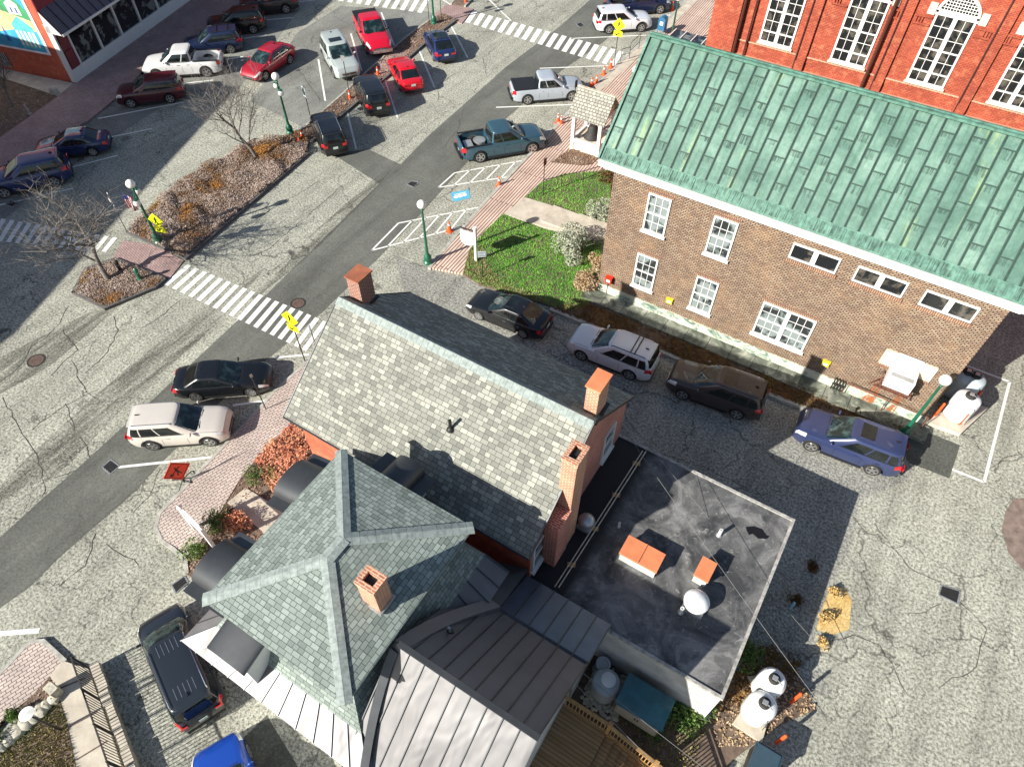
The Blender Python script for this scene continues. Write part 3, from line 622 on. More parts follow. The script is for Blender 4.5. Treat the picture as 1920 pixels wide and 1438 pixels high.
sm.build('seam', 'copperseam', roof)
cs = MB()
for i in range(npan):
    x = rx0+pw*i
    st = {0: (.27, .52, .77), 1: (.39, .64, .885)}[i % 2]
    j = [(.0, .0), (.06, .03), (-.05, .05), (.02, -.06)][i % 4]
    for t in st:
        t2 = t+j[0]*.5; cs.bar(onroof(x+.03, t2, .012), onroof(x+pw-.03, t2, .012), .055, .028, up=na)
cs.build('cross_seam', 'copperseam', roof)
def dripmat():
    m, t, b = nodes('verdigris_drip', .8); v = coords(t, True, (14, .9, 1)); n = noise(t, v, 1.0, 5, .7); b.inputs['Base Color'].default_value = (.02, .045, .035, 1)
    L(t, mix(t, ramp(t, n, [(.44, 0), (.62, .7)]), ramp(t, noise(t, coords(t, True), 1.3, 3), [(.38, .1), (.62, 1)]), 1.0, 'MULTIPLY'), b.inputs['Alpha']); return m
M['drip'] = dripmat(); dp_ = MB()
for i in range(npan):
    x = rx0+pw*i
    for q_ in range(3):
        t2 = {0: (.27, .52, .77), 1: (.39, .64, .885)}[i % 2][q_]+[0, .03, -.025, .01][i % 4]; ln_ = rr_.uniform(.03, .07)
        dp_.face([onroof(x+.04, t2-ln_, .004), onroof(x+pw-.04, t2-ln_, .004), onroof(x+pw-.04, t2, .004), onroof(x+.04, t2, .004)])
    dp_.face([onroof(x+.04, .012, .016), onroof(x+pw-.04, .012, .016), onroof(x+pw-.04, .098, .016), onroof(x+.04, .098, .016)])
dp_.build('drip_stain', 'drip', roof, smooth=0)
ed = MB()
for i in range(npan): # eave apron panels
    x = rx0+pw*i; p = [onroof(x+.012, -.0, .012), onroof(x+pw-.012, -.0, .012), onroof(x+pw-.012, .1, .012), onroof(x+.012, .1, .012)]; ed.face(p)
    ed.bar(onroof(x+.25*pw, .002, .03), onroof(x+.25*pw, .09, .03), .03, .03, up=na)
ed.bar(onroof(rx0, .1, .02), onroof(rx1, .1, .02), .05, .035, up=na)
ed.build('eave_apron', 'copperedge', roof)
rc = MB(); rc.bar((rx0-.03, RY-.04, RZ+.045), (rx1, RY-.04, RZ+.045), .34, .10); rc.bar((rx0-.03, RY, RZ+.11), (rx1, RY, RZ+.11), .10, .06); rc.build('ridge_cap', 'copperedge', roof)
ve = MB(); ve.bar(onroof(rx0-.02, 0, .05), onroof(rx0-.02, .99, .05), .10, .12, up=na); ve.build('verge', 'copperedge', roof)
gt = MB(); gt.box((rx0+.05, 26.42, 8.08), (rx1, 26.56, 8.30)); gt.box((rx0+.3, 26.56, 7.93), (BX1+.3, 26.82, 8.02)); gt.box((rx0+.02, 26.38, 8.30), (rx1, 26.57, 8.335)); gt.build('gutter', 'white', bb)
for c, p, l in (((-8.26, WY, 5.21), 'blind', None), ((-8.25, WY, 1.56), 'blind', None), ((-5.0, WY, 5.22), 'blind', None), ((-5.0, WY, 1.56), 'blind', None)):
    window(bb, c, X_, -Y_, 1.16, 2.16, 3, 4, p, fr=.085)
window(bb, (-.88, WY, 1.58), X_, -Y_, 2.58, 2.15, 3, 4, 'blind', lights=2, fr=.09, mull=.2)
for cx in (-.88, 1.92, 4.68): window(bb, (cx, WY, 6.60), X_, -Y_, 2.08, .82, 1, 1, 'glass', lights=2, sill=False, split=None, fr=.07, mull=.22)
hd = MB()
for cx, z in ((-8.26, 7.38), (-8.25, 3.73), (-5, 7.39), (-5, 3.73)): hd.box((cx-.68, WY-.025, z), (cx+.68, WY+.05, z+.22))
hd.box((-2.26, WY-.025, 3.74), (.5, WY+.05, 3.96))
for cx in (-.88, 1.92, 4.68): hd.box((cx-1.12, WY-.10, 6.38), (cx+1.12, WY+.05, 6.595))
hd.box((3.5, WY-.08, 2.62), (5.85, WY+.05, 2.84)); hd.build('brick_header', 'brickhead', bb, smooth=0)
# boarded opening with air conditioner
bd = MB(); bd.box((3.6, WY-.05, 2.85), (5.8, WY+.02, 3.75)); o = bd.build('boarded_window', plain('cream_board', (.66, .58, .38), .7, var=.1), bb)
f = MB()
for z in (2.87, 3.30, 3.73): f.box((3.58, WY-.08, z-.03), (5.82, WY-.05, z+.03))
f.box((3.58, WY-.078, 2.85), (3.66, WY-.049, 3.75)); f.box((5.74, WY-.078, 2.85), (5.82, WY-.049, 3.75)); f.build('frame', 'stone', o)
ac = thing('air_conditioner', 'white air conditioner on a rusty iron stand against the brown brick wall', 'air conditioner', (4.65, WY-.5, 2.7))
a = MB(); a.box((4.1, WY-1.0, 2.5), (5.25, WY-.09, 3.22)); a.build('casing', 'tankwhite', ac); MB().box((4.15, WY-.12, 3.22), (5.2, WY-.085, 3.85)).build('back_panel', 'tankwhite', ac)
g_ = MB()
for k in range(8): g_.box((4.2, WY-1.015, 2.58+k*.07), (5.15, WY-1.0, 2.61+k*.07))
g_.build('grille', 'galv', ac); v_ = MB(); v_.box((4.5, WY-.6, 3.22), (4.62, WY-.48, 3.235)); v_.box((4.7, WY-.6, 3.22), (4.82, WY-.48, 3.235)); v_.box((4.2, WY-.97, 3.215), (5.15, WY-.72, 3.23)); v_.build('vent', 'galv', ac)
s_ = MB()
for x in (4.0, 5.35):
    s_.bar((x, WY-1.0, 2.46), (x, WY-.06, 2.46), .05); s_.bar((x, WY-.95, 2.46), (x, WY-.06, 1.4), .05)
    for dx in (-.28, .28): s_.bar((x, WY-.5, 2.46), (x+dx, WY-.08, 1.35), .04)
s_.bar((4.0, WY-.97, 2.46), (5.35, WY-.97, 2.46), .05); s_.bar((3.9, WY-.12, 1.45), (5.45, WY-.12, 1.45), .05); s_.bar((4.1, WY-.5, 1.95), (5.25, WY-.5, 1.95), .035); s_.build('stand', 'rust', ac)
rs = MB() # rust runs on wall and foundation
def rustmat():
    m, t, b = nodes('rust_run', .9); v = coords(t, True, (4, .7, 1)); n = noise(t, v, 1.1, 6, .7, .3); b.inputs['Base Color'].default_value = (.36, .11, .035, 1)
    L(t, ramp(t, n, [(.44, 0), (.58, .9)]), b.inputs['Alpha']); return m
M['rustrun'] = rustmat()
for x, w_ in ((4.1, .55), (5.15, .45)):
    rs.face([(x-w_*.3, WY-.006, .71), (x+w_*.5, WY-.006, .71), (x+w_*.25, WY-.006, 1.75), (x-w_*.1, WY-.006, 1.75)]); rs.face([(x-w_*.6, WY-.066, .1), (x+w_*.5, WY-.066, .1), (x+w_*.5, WY-.066, .69), (x-w_*.3, WY-.066, .69)])
rs.build('rust_stain', 'rustrun', bb, smooth=0)
hr = thing('wall_handrail', 'rusty pipe handrail running along the foundation under the air conditioner', 'handrail', (4.7, WY-.3, .2))
h_ = MB(); h_.tube([(2.9, WY-.35, .35), (2.9, WY-.35, 1.15), (6.7, WY-.3, 1.0)], .028); h_.tube([(6.7, WY-.3, 1.0), (6.7, WY-.3, .15)], .028); h_.tube([(4.8, WY-.32, 1.08), (4.8, WY-.32, .2)], .022); h_.build('rail', 'rust', hr)
def wallbox(px, name, label, cat, mat, w_=.34, h_=.32, d=.16, trim='black'):
    p = GY(px[0], px[1], WY-.0); o = thing(name, label, cat, (p.x, WY-d/2, p.z))
    b = MB(); b.box((p.x-w_/2, WY-d, p.z-h_/2), (p.x+w_/2, WY-.002, p.z+h_/2)); b.box((p.x-w_/2-.02, WY-d-.01, p.z+h_/2), (p.x+w_/2+.02, WY-.002, p.z+h_/2+.03)); b.build('box', mat, o)
    MB().box((p.x-w_*.3, WY-d-.006, p.z-h_*.28), (p.x+w_*.3, WY-d, p.z+h_*.22)).build('plate', trim, o); return o, p
o, p = wallbox((1144, 522), 'alarm_box', 'bright red box on the brown brick wall near its left corner', 'box', 'redbox', .36, .36, .25, 'white')
MB().tube([(p.x-.06, WY-.06, p.z-.2), (p.x-.06, WY-.07, .15)], .02).build('conduit', 'pole', o)
wallbox((1256, 563), 'utility_box', 'yellow box on the brown brick wall below the second lower window', 'box', 'yellowbox', .34, .3, .12, 'white')
wallbox((1549, 680), 'utility_box', 'yellow box on the brown brick wall right of the double window', 'box', 'yellowbox', .34, .3, .12, 'white')
gm = thing('pipe_valve', 'dark pipe valve at the foundation left of the rusty handrail', 'valve', (2.6, WY-.25, .3))
v_ = MB()
for k in range(4): v_.tube([(2.35+k*.14, WY-.12, .25), (2.35+k*.14, WY-.3, .35), (2.35+k*.14, WY-.32, .85), (2.35+k*.14, WY-.1, .95)], .035, 8)
v_.bar((2.3, WY-.3, .7), (2.85, WY-.3, .7), .06); v_.build('pipes', 'pole', gm)

# ---- red town building behind
TY = 42.0
th = thing('red_brick_hall', 'large orange red brick hall with tall white windows behind the copper roof', 'building', (0, 48, 0))
TX0 = -12.0
mb = MB(); mb.box((TX0, TY, 0), (16, TY+14, 16)); mb.build('wall', 'redbrick', th, smooth=0)
# piers either side of each window bay
pr = MB()
for cx in (-8.16, -4.02, .06, 4.18, 8.3): pass
for x in (-6.4, -2.05, 2.35, 6.6): pr.box((x-.45, TY-.16, 0), (x+.15, TY, 16)); pr.box((x-.45, TY-.22, 0), (x+.15, TY, 8.0))
pr.box((TX0-.1, TY-.2, 0), (TX0+1.5, TY, 16)); pr.build('pier', 'redbrick', th, smooth=0)
bs = MB(); bs.box((TX0-.05, TY-.30, 0), (16, TY-.001, 7.35)); bs.build('plinth', 'redbrick', th, smooth=0)
st = MB(); st.box((TX0-.08, TY-.34, 7.35), (16, TY, 7.45)); st.box((TX0-.02, TY-.06, 8.18), (16, TY, 8.26)); st.build('string_course', 'chimbrick', th)
for i, cx in enumerate((-8.16, -4.06, .06, 4.18, 8.3)):
    o = window(th, (cx, TY, 8.43), X_, -Y_, 1.9, 3.5, 2, 6, 'glass', lights=2, sill='stone', split=[.16, .5], fr=.10, mull=.2)
    # arched head with lattice
    A = MB(); n = 14; zc = 11.93; r = .95
    for k in range(n):
        a0, a1 = math.pi*k/n, math.pi*(k+1)/n
        A.bar((cx+r*math.cos(a0), TY-.05, zc+r*math.sin(a0)), (cx+r*math.cos(a1), TY-.05, zc+r*math.sin(a1)), .12, .12, up=(0, 1, 0))
    A.box((cx-r-.05, TY-.11, zc-.12), (cx+r+.05, TY-.001, zc+.1))
    for k in range(-6, 7):
        x = k*.14; hh = math.sqrt(max(.01, .86**2-x*x)); A.box((cx+x-.014, TY-.05, zc+.1), (cx+x+.014, TY-.02, zc+hh))
    for k in range(1, 7):
        z = k*.135; ww = math.sqrt(max(.01, .86**2-z*z)); A.box((cx-ww, TY-.048, zc+z-.014), (cx+ww, TY-.022, zc+z+.014))
    A.build('arched_frame', 'white', o)
    g = MB(); g.face([Vector((cx+.9*math.cos(math.pi*k/16), TY-.012, zc+.9*math.sin(math.pi*k/16))) for k in range(17)]); g.build('arched_pane', 'glass', o, smooth=0)
    S = MB(); S.box((cx-1.38, TY-.08, 11.75), (cx-1.03, TY, 12.3)); S.box((cx+1.03, TY-.08, 11.75), (cx+1.38, TY, 12.3)); S.build('springer_stone', 'stone', o)
    C_ = MB()
    for s in (-1, 1):
        C_.box((cx+s*1.45-.42, TY-.12, 11.58), (cx+s*1.45+.42, TY, 11.66)); C_.box((cx+s*1.45-.42, TY-.12, 11.2), (cx+s*1.45+.42, TY, 11.27))
        for k in range(3): C_.box((cx+s*1.6-.17+k*.14, TY-.1, 11.27), (cx+s*1.6-.11+k*.14, TY, 11.58))
    C_.build('brick_corbel', 'redbrick', o)
dp = MB()
for x in (-10.35, -2.85): dp.tube([(x, TY-.22, .2), (x, TY-.22, 16)], .09, 8)
dp.build('downpipe', plain('brown_downpipe', (.07, .02, .012), .5), th)
jt = MB()
for x in (-9.75, -6.78, -2.4, 2.0, 6.2): jt.box((x-.03, TY-.24, 7.5), (x+.03, TY-.1, 16))
jt.build('dark_joint', plain('dark_joint', (.05, .012, .01), .8), th, smooth=0)
# porch at the corner of the hall
po = thing('brick_porch', 'red brick porch with pale stone lintel at the corner of the hall', 'porch', (-13.4, 43, 0))
b = MB()
b.box((-15.2, 41.2, 0), (-14.55, 41.9, 4.3)); b.box((-12.9, 41.2, 0), (-12.2, 41.9, 4.3)); b.box((-15.2, 44.4, 0), (-14.55, 45.1, 4.3)); b.build('pillar', 'redbrick3', po)
b = MB(); b.box((-15.3, 41.1, 4.85), (-12.1, 45.2, 6.4)); b.build('parapet', 'redbrick3', po)
b = MB(); b.box((-15.27, 41.12, 4.3), (-12.15, 41.95, 4.85)); b.box((-15.27, 41.95, 4.3), (-14.5, 45.1, 4.85)); b.box((-15.3, 41.1, 3.85), (-14.45, 42.0, 4.295)); b.box((-12.95, 41.1, 3.85), (-12.1, 42.0, 4.295)); b.build('lintel', 'stone', po)
b = MB()
for k in range(7): b.box((-15.0+k*.4, 41.02, 5.6), (-14.82+k*.4, 41.1, 6.1))
b.box((-15.36, 41.0, 6.1), (-12.05, 41.1, 6.25)); b.build('dentils', 'redbrick3', po)
b = MB(); b.box((-15.2, 41.2, 6.4), (-12.2, 45.1, 6.44)); b.build('glazed_roof', 'shopglass', po)
b = MB()
for k in range(5): b.box((-15.2+k*.73, 41.2, 6.44), (-15.14+k*.73, 45.1, 6.5))
b.build('glazing_bar', 'white', po)

# ---- gabled red brick house
gh = thing('gabled_brick_house', 'gabled red brick house with a mottled grey shingle roof', 'house', (-10.2, 12.8, 0))
gx0, gx1, gy0, gy1, ge, gr, gy = -15.66, -4.62, 8.8, 16.9, 5.39, 8.39, 12.85
wx0, wx1, wy0, wy1 = gx0+.35, gx1-.12, gy0+.35, gy1-.35; s_ = (gr-ge)/(gy-gy0)
wz = ge+s_*.35-.12
mb = MB(); mb.face([(wx0, wy0, 0), (wx1, wy0, 0), (wx1, wy0, wz), (wx0, wy0, wz)]); mb.face([(wx1, wy1, 0), (wx0, wy1, 0), (wx0, wy1, wz), (wx1, wy1, wz)])
mb.face([(wx0, wy1, 0), (wx0, wy0, 0), (wx0, wy0, wz), (wx0, gy, gr-.12), (wx0, wy1, wz)]); mb.build('wall', 'redbrick3', gh, smooth=0)
mb = MB(); mb.face([(wx1, wy0, 0), (wx1, wy1, 0), (wx1, wy1, wz), (wx1, gy, gr-.12), (wx1, wy0, wz)]); mb.build('gable_wall', 'redbrick2', gh, smooth=0)
rf = MB(); na2 = slab(rf, [(gx0, gy0, ge), (gx1, gy0, ge), (gx1, gy, gr), (gx0, gy, gr)], .10); slab(rf, [(gx0, gy1, ge), (gx1, gy1, ge), (gx1, gy+.003, gr), (gx0, gy+.003, gr)], .10)
roof = rf.build('roof', 'shingle', gh, smooth=0)
rc = MB(); n = 46
for i in range(n):
    x = gx0+(gx1-gx0)*i/n; d = (gx1-gx0)/n
    for s in (-1, 1): rc.obox(Vector((x+d/2, gy+s*.11, gr-.065+.012)), X_*(d/2-.004), Vector((0, .13, -s*.13*s_)), na2*.012 if s < 0 else Vector((0, -na2.y, na2.z))*.012)
rc.build('ridge_cap', 'ridgecap', roof)
dr = MB()
for y0_, z0_, y1_, z1_ in ((gy0, ge, gy, gr), (gy1, ge, gy, gr)):
    for x in (gx0-.015, gx1+.015): dr.bar((x, y0_, z0_-.04), (x, y1_, z1_-.04), .04, .12)
dr.bar((gx0, gy0-.015, ge-.06), (gx1, gy0-.015, ge-.06), .04, .1); dr.build('edge_trim', 'darkmetal', gh)
def chimney(par, x0, x1, y0, y1, z0, z1, mat='chimbrick', cap='orangebox', open_=False, name='chimney'):
    b = MB(); b.box((x0, y0, z0), (x1, y1, z1)); o = b.build(name, mat, par, smooth=0)
    if not open_:
        c = MB(); c.box((x0-.05, y0-.05, z1), (x1+.05, y1+.05, z1+.07)); c.build('cap', cap, o)
    else:
        c = MB(); t = .13
        c.box((x0-.03, y0-.03, z1), (x1+.03, y0+t, z1+.16)); c.box((x0-.03, y1-t, z1), (x1+.03, y1+.03, z1+.16)); c.box((x0-.03, y0+t, z1), (x0+t, y1-t, z1+.16)); c.box((x1-t, y0+t, z1), (x1+.03, y1-t, z1+.16)); c.build('crown', mat, o, smooth=0)
        MB().box((x0+t, y0+t, z1-.0), (x1-t, y1-t, z1+.02)).build('flue', 'black', o)
    return o
rustcap = plain('rusty_chimney_cap', (.30, .10, .05), .7, var=.3, scale=2); M['rustcap'] = rustcap
chimney(gh, -15.55, -14.95, 13.35, 14.1, 7.0, 9.1, 'chimdark', 'rustcap')
chimney(gh, -5.25, -4.78, 13.35, 14.15, 7.0, 9.35, 'chimbrick', 'orangebox')
chimney(gh, -4.73, -4.20, 10.85, 11.62, 3.0, 8.65, 'chimbrick', open_=True); MB().box((-4.70, 9.95, 3.0), (-4.16, 10.86, 5.9)).build('chimney_breast', 'redbrick2', gh, smooth=0)
fl = MB(); fl.box((-15.65, 13.2, 7.72), (-14.85, 14.2, 7.8)); fl.box((-5.35, 13.2, 7.75), (-4.65, 14.25, 7.83)); fl.build('flashing', 'darkmetal', gh)
z0 = ge+s_*(gy-gy0)*.33; pp = thing('vent_pipe', 'black vent pipe standing on the mottled shingle roof', 'pipe', (0, 0, 0))
q = None
for i in range(200):
    yy = gy0+i*.02; zz = ge+s_*(yy-gy0); u = G(845, 805, zz)
    if abs(u.y-yy) < .03: q = u; break
q = q or Vector((-10, 10, 7)); pp.location = q; MB().tube([q-Z_*.1, q+Z_*.55], .06, 12).build('pipe', 'black', pp); MB().lathe(q, [(.16, -.02), (.14, .04), (.065, .12)], 14).build('collar', 'black', pp)
for yc, zb, hh, ww in ((15.1, 3.5, 1.7, .95), (11.9, 5.0, 1.5, .8), (9.75, 3.3, 1.75, .95)):
    window(gh, (wx1, yc, zb), Y_, X_, ww, hh, 1, 2, 'blind', fr=.08)

# ---- black flat-roofed annex
AX0, AX1, AY0, AY1, AZ = -4.74, 2.74, 8.95, 16.55, 3.0
an = thing('flat_roofed_annex', 'low grey annex with a black tar flat roof behind the brick house', 'building', (-1, 12.7, 0))
mb = MB(); mb.face([(AX0, AY0, 0), (AX1, AY0, 0), (AX1, AY0, AZ), (AX0, AY0, AZ)]); mb.face([(AX1, AY0, 0), (AX1, AY1, 0), (AX1, AY1, AZ), (AX1, AY0, AZ)]); mb.face([(AX1, AY1, 0), (AX0, AY1, 0), (AX0, AY1, AZ), (AX1, AY1, AZ)]); mb.build('wall', 'stucco', an, smooth=0)
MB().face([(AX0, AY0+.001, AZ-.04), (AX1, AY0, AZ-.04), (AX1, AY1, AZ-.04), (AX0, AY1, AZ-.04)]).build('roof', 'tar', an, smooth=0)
e = MB(); e.box((AX0, AY0-.04, AZ-.12), (AX1+.05, AY0+.06, AZ+.02)); e.box((AX1-.06, AY0+.06, AZ-.12), (AX1+.05, AY1-.06, AZ+.02)); e.box((AX0, AY1-.06, AZ-.12), (AX1+.05, AY1+.05, AZ+.02)); e.build('roof_edge', plain('worn_edge', (.33, .32, .30), .8, var=.5, scale=5, bmp=.5), an)
# things on the annex roof
def roofbox(px4, z0, z1, name, label, cat, two=False):
    p = [G(a, b, z1) for a, b in px4]; cx = (min(q.x for q in p)+max(q.x for q in p))/2; cy = (min(q.y for q in p)+max(q.y for q in p))/2
    w_ = (p[1]-p[0]).length; d_ = (p[3]-p[0]).length; u = (p[1]-p[0]).normalized(); v = Vector((-u.y, u.x, 0)); c = sum(p, Vector())/4
    o = thing(name, label, cat, (c.x, c.y, z0))
    b = MB(); b.obox(Vector((c.x, c.y, (z0+z1)/2)), u*(w_/2-.04), v*(d_/2-.04), Z_*(z1-z0)/2); b.build('base', 'stucco', o)
    t = MB(); t.obox(Vector((c.x, c.y, z1)), u*w_/2, v*d_/2, Z_*.05)
    if two: t.obox(Vector((c.x, c.y, z1+.06)), u*.02, v*d_/2, Z_*.02)
    t.build('cover', 'orangebox', o)
roofbox([(1178, 1003), (1247, 1040), (1230, 1074), (1163, 1038)], AZ-.04, 3.5, 'roof_hatch', 'long orange covered box on the black flat roof', 'roof hatch', True)
roofbox([(1318, 1043), (1345, 1058), (1328, 1092), (1299, 1077)], AZ-.04, 3.5, 'roof_hatch', 'small orange covered box on the black flat roof', 'roof hatch')
def roofvent(px, r, label):
    c = G(px[0], px[1], AZ); o = thing('roof_ventilator', label, 'ventilator', c)
    MB().box((c.x-r*.9, c.y-r*.9, AZ-.04), (c.x+r*.9, c.y+r*.9, AZ+.12)).build('base', 'galv', o)
    MB().lathe(c, [(r*.6, .12), (r*.6, .3), (r*1.05, .3), (r*1.08, .42), (r*.95, .5), (r*.6, .62), (r*.25, .66), (.001, .68)], 24).build('hood', 'galv' if r < .35 else 'tankwhite', o)
roofvent((1302, 1135), .42, 'large pale domed ventilator on the flat roof near the small orange box')
roofvent((1098, 985), .30, 'small grey domed ventilator at the foot of the brick chimney')
def roofpipe(px, r, h, label, mat='white'):
    c = G(px[0], px[1], AZ-.04); o = thing('roof_pipe', label, 'pipe', c); MB().lathe(c, [(r, 0), (r, h), (r*.65, h), (r*.65, h-.06), (.001, h-.06)], 14).build('pipe', mat, o); MB().lathe(c, [(r*1.7, .0), (r*1.6, .03), (r*1.02, .07)], 14).build('collar', 'galv', o)
roofpipe((1348, 1003), .07, .42, 'white pipe with a long shadow on the flat roof')
roofpipe((1160, 987), .05, .32, 'thin pipe in the shaded part of the flat roof')
roofpipe((1276, 1147), .07, .35, 'short pipe beside the large pale ventilator')
bp_ = MB(); q = G(1418, 998, AZ-.03); k0 = [(-.42, .02), (-.15, .22), (.15, .26), (.38, .1), (.5, .12), (.42, -.05), (.15, -.2), (-.1, -.12), (-.2, -.25), (-.35, -.1)]
bp_.face([Vector((q.x+a, q.y+b, AZ-.034)) for a, b in reversed(k0)]); tag(bp_.build('roof_puddle', plain('tar_puddle', (.012, .012, .012), .15), None, smooth=0), kind='structure')

# ---- kiosk with bell
kc = Vector((-17.75, 39.35, 0)); ki = thing('bell_kiosk', 'small white open kiosk with a pale shingle roof', 'kiosk', kc)
kw, kd = .98, .98; kh = 2.7
b = MB(); b.box((kc.x-kw-.05, kc.y-kd-.05, .1), (kc.x+kw+.05, kc.y+kd+.05, .75)); b.build('base', plain('cream_panel', (.66, .62, .50), .6, var=.08), ki)
MB().box((kc.x-kw, kc.y-kd, .75), (kc.x+kw, kc.y+kd, .8)).build('floor', 'stone', ki)
b = MB()
for sx in (-1, 1):
    for sy in (-1, 1): b.box((kc.x+sx*kw-.11, kc.y+sy*kd-.11, .1), (kc.x+sx*kw+.11, kc.y+sy*kd+.11, kh))
b.build('post', 'white', ki)
b = MB()
for sy in (-1, 1): b.box((kc.x-kw, kc.y+sy*kd-.09, .72), (kc.x+kw, kc.y+sy*kd+.09, .95)); b.box((kc.x-kw, kc.y+sy*kd-.09, kh-.2), (kc.x+kw, kc.y+sy*kd+.09, kh))
for sx in (-1, 1): b.box((kc.x+sx*kw-.088, kc.y-kd, .73), (kc.x+sx*kw+.088, kc.y+kd, .94)); b.box((kc.x+sx*kw-.088, kc.y-kd, kh-.21), (kc.x+sx*kw+.088, kc.y+kd, kh-.01))
b.build('beam', 'white', ki)
rf = MB(); ey = 1.32; ex = 1.35; rh_ = 1.35
slab(rf, [(kc.x-ex, kc.y-ey, kh-.1), (kc.x+ex, kc.y-ey, kh-.1), (kc.x+ex, kc.y, kh+rh_), (kc.x-ex, kc.y, kh+rh_)], .09); slab(rf, [(kc.x-ex, kc.y+ey, kh-.1), (kc.x+ex, kc.y+ey, kh-.1), (kc.x+ex, kc.y+.003, kh+rh_), (kc.x-ex, kc.y+.003, kh+rh_)], .09)
o = rf.build('roof', 'kioskshingle', ki, smooth=0); MB().bar((kc.x-ex-.02, kc.y, kh+rh_+.03), (kc.x+ex+.02, kc.y, kh+rh_+.03), .2, .06).build('ridge_cap', 'rockstone', o)
g = MB()
for sx in (-1, 1): g.face([(kc.x+sx*(kw+.02), kc.y-ey+.1, kh-.05), (kc.x+sx*(kw+.02), kc.y+ey-.1, kh-.05), (kc.x+sx*(kw+.02), kc.y, kh+rh_-.12)])
g.build('gable', 'stone', ki, smooth=0)
be = thing('old_bell', 'dark metal bell standing inside the white kiosk', 'bell', kc+Z_*.8)
MB().lathe(kc+Z_*.8, [(.60, .0), (.62, .06), (.5, .2), (.38, .42), (.33, .7), (.24, .86), (.001, .92)], 26).build('body', 'iron', be); b = MB(); b.box((kc.x-.2, kc.y-.1, 1.7), (kc.x+.2, kc.y+.1, 2.0)); b.build('yoke', 'iron', be)

# ---- hip roofed building with metal wing
hb = thing('hip_roofed_building', 'hip roofed building with grey green shingles and metal skirt roofs', 'building', (-9.3, 5.1, 0))
hx0, hx1, hy0, hy1, hz, ha = -11.39, -6.09, 1.83, 7.84, 7.7, 8.68
ra, rb = Vector((-8.74, 5.15, ha)), Vector((-8.74, 4.43, ha))
A_, B_, C_, D_ = Vector((hx0, hy1, hz)), Vector((hx1, hy1, hz)), Vector((hx1, hy0, hz)), Vector((hx0, hy0, hz))
rf = MB()
for q in ([A_, ra, B_], [B_, ra, rb, C_], [C_, rb, D_], [D_, rb, ra, A_]):
    n = (q[1]-q[0]).cross(q[2]-q[0])
    if n.z < 0: q = list(reversed(q))
    rf.face(q)
rf.face([Vector((p.x, p.y, hz-.1)) for p in (A_, B_, C_, D_)])
for i, (a, b) in enumerate(((A_, D_), (D_, C_), (C_, B_), (B_, A_))): rf.face([a, a-Z_*.1, b-Z_*.1, b])
roof = rf.build('hip_roof', 'hipshingle', hb, smooth=0)
rc = MB()
for a, b in ((A_, ra), (B_, ra), (C_, rb), (D_, rb), (ra, rb)):
    l = (b-a).length; n = max(3, int(l/.22)); d = (b-a)/n
    sd = d.normalized().cross(Z_).normalized()
    for i in range(n):
        p = a+d*(i+.5)+Z_*(.012+.003*(i % 2))
        for s in (-1, 1): rc.obox(p+sd*s*.1-Z_*.012, d*.49, sd*.105+Z_*(-s*.028), Z_*.016)
rc.build('hip_cap', 'ridgecap', roof)
MB().box((-10.95, 2.4, 0), (-6.6, 7.4, 7.6)).build('wall', 'stucco', hb, smooth=0)
def ringroof(z0, o0, z1, o1, mat, name, par):
    m_ = MB(); X0, X1, Y0, Y1 = -10.97, -6.58, 2.38, 7.42
    p0 = [(X0-o0, Y0-o0), (X1+o0, Y0-o0), (X1+o0, Y1+min(o0, .7)), (X0-o0, Y1+min(o0, .7))]; p1 = [(X0-o1, Y0-o1), (X1+o1, Y0-o1), (X1+o1, Y1+min(o1, .75)), (X0-o1, Y1+min(o1, .75))]
    for i in range(4):
        j = (i+1) % 4; slab(m_, [(*p1[i], z1), (*p1[j], z1), (*p0[j], z0), (*p0[i], z0)], .05)
    return m_.build(name, mat, par, smooth=0), p0, p1
o, p0, p1 = ringroof(6.6, 0, 5.5, .70, 'hipshingle', 'skirt_shingles', hb)
o, p0, p1 = ringroof(5.49, .68, 5.0, 1.57, 'palemetal', 'skirt_metal', hb)
sm = MB()
for i in range(4):
    j = (i+1) % 4; a0, a1, b0, b1 = Vector((*p0[i], 5.49)), Vector((*p0[j], 5.49)), Vector((*p1[i], 5.0)), Vector((*p1[j], 5.0)); n = max(2, int((a1-a0).length/.52))
    nn = (a1-a0).cross(b0-a0).normalized(); nn = nn if nn.z > 0 else -nn; seams(sm, a0, a1, b0, b1, n, .04, .025, nrm=nn)
sm.build('skirt_seam', 'darkmetal', hb)
MB().box((-12.0, 1.4, 0), (-5.6, 8.0, 4.93)).build('lower_wall', 'stucco', hb, smooth=0)
# wing with standing seam metal gable
wr, wz, wey, wez, WX0, WX1 = 3.86, 7.45, 7.12, 4.45, -6.05, -1.44
wys = 2*wr-wey
rf = MB(); nn1 = slab(rf, [(WX0, wey, wez), (WX1, wey, wez), (WX1, wr, wz), (WX0, wr, wz)], .08); rfN = rf.build('wing_roof_north', 'graymetal', hb, smooth=0)
rfN['label'] = 'dull grey seamed roof slope'
rf = MB(); nn2 = slab(rf, [(WX0, wys, wez), (WX1, wys, wez), (WX1, wr-.003, wz), (WX0, wr-.003, wz)], .08); rfS = rf.build('wing_roof_south', 'palemetal', hb, smooth=0); rfS['label'] = 'bright rippled seamed roof slope'
sm = MB(); seams(sm, (WX0, wey, wez), (WX1, wey, wez), (WX0, wr, wz), (WX1, wr, wz), 9, .05, .03, nrm=nn1); sm.build('roof_seam', 'darkmetal', rfN)
sm = MB(); seams(sm, (WX0, wys, wez), (WX1, wys, wez), (WX0, wr, wz), (WX1, wr, wz), 9, .05, .03, nrm=nn2); sm.build('roof_seam', 'darkmetal', rfS)
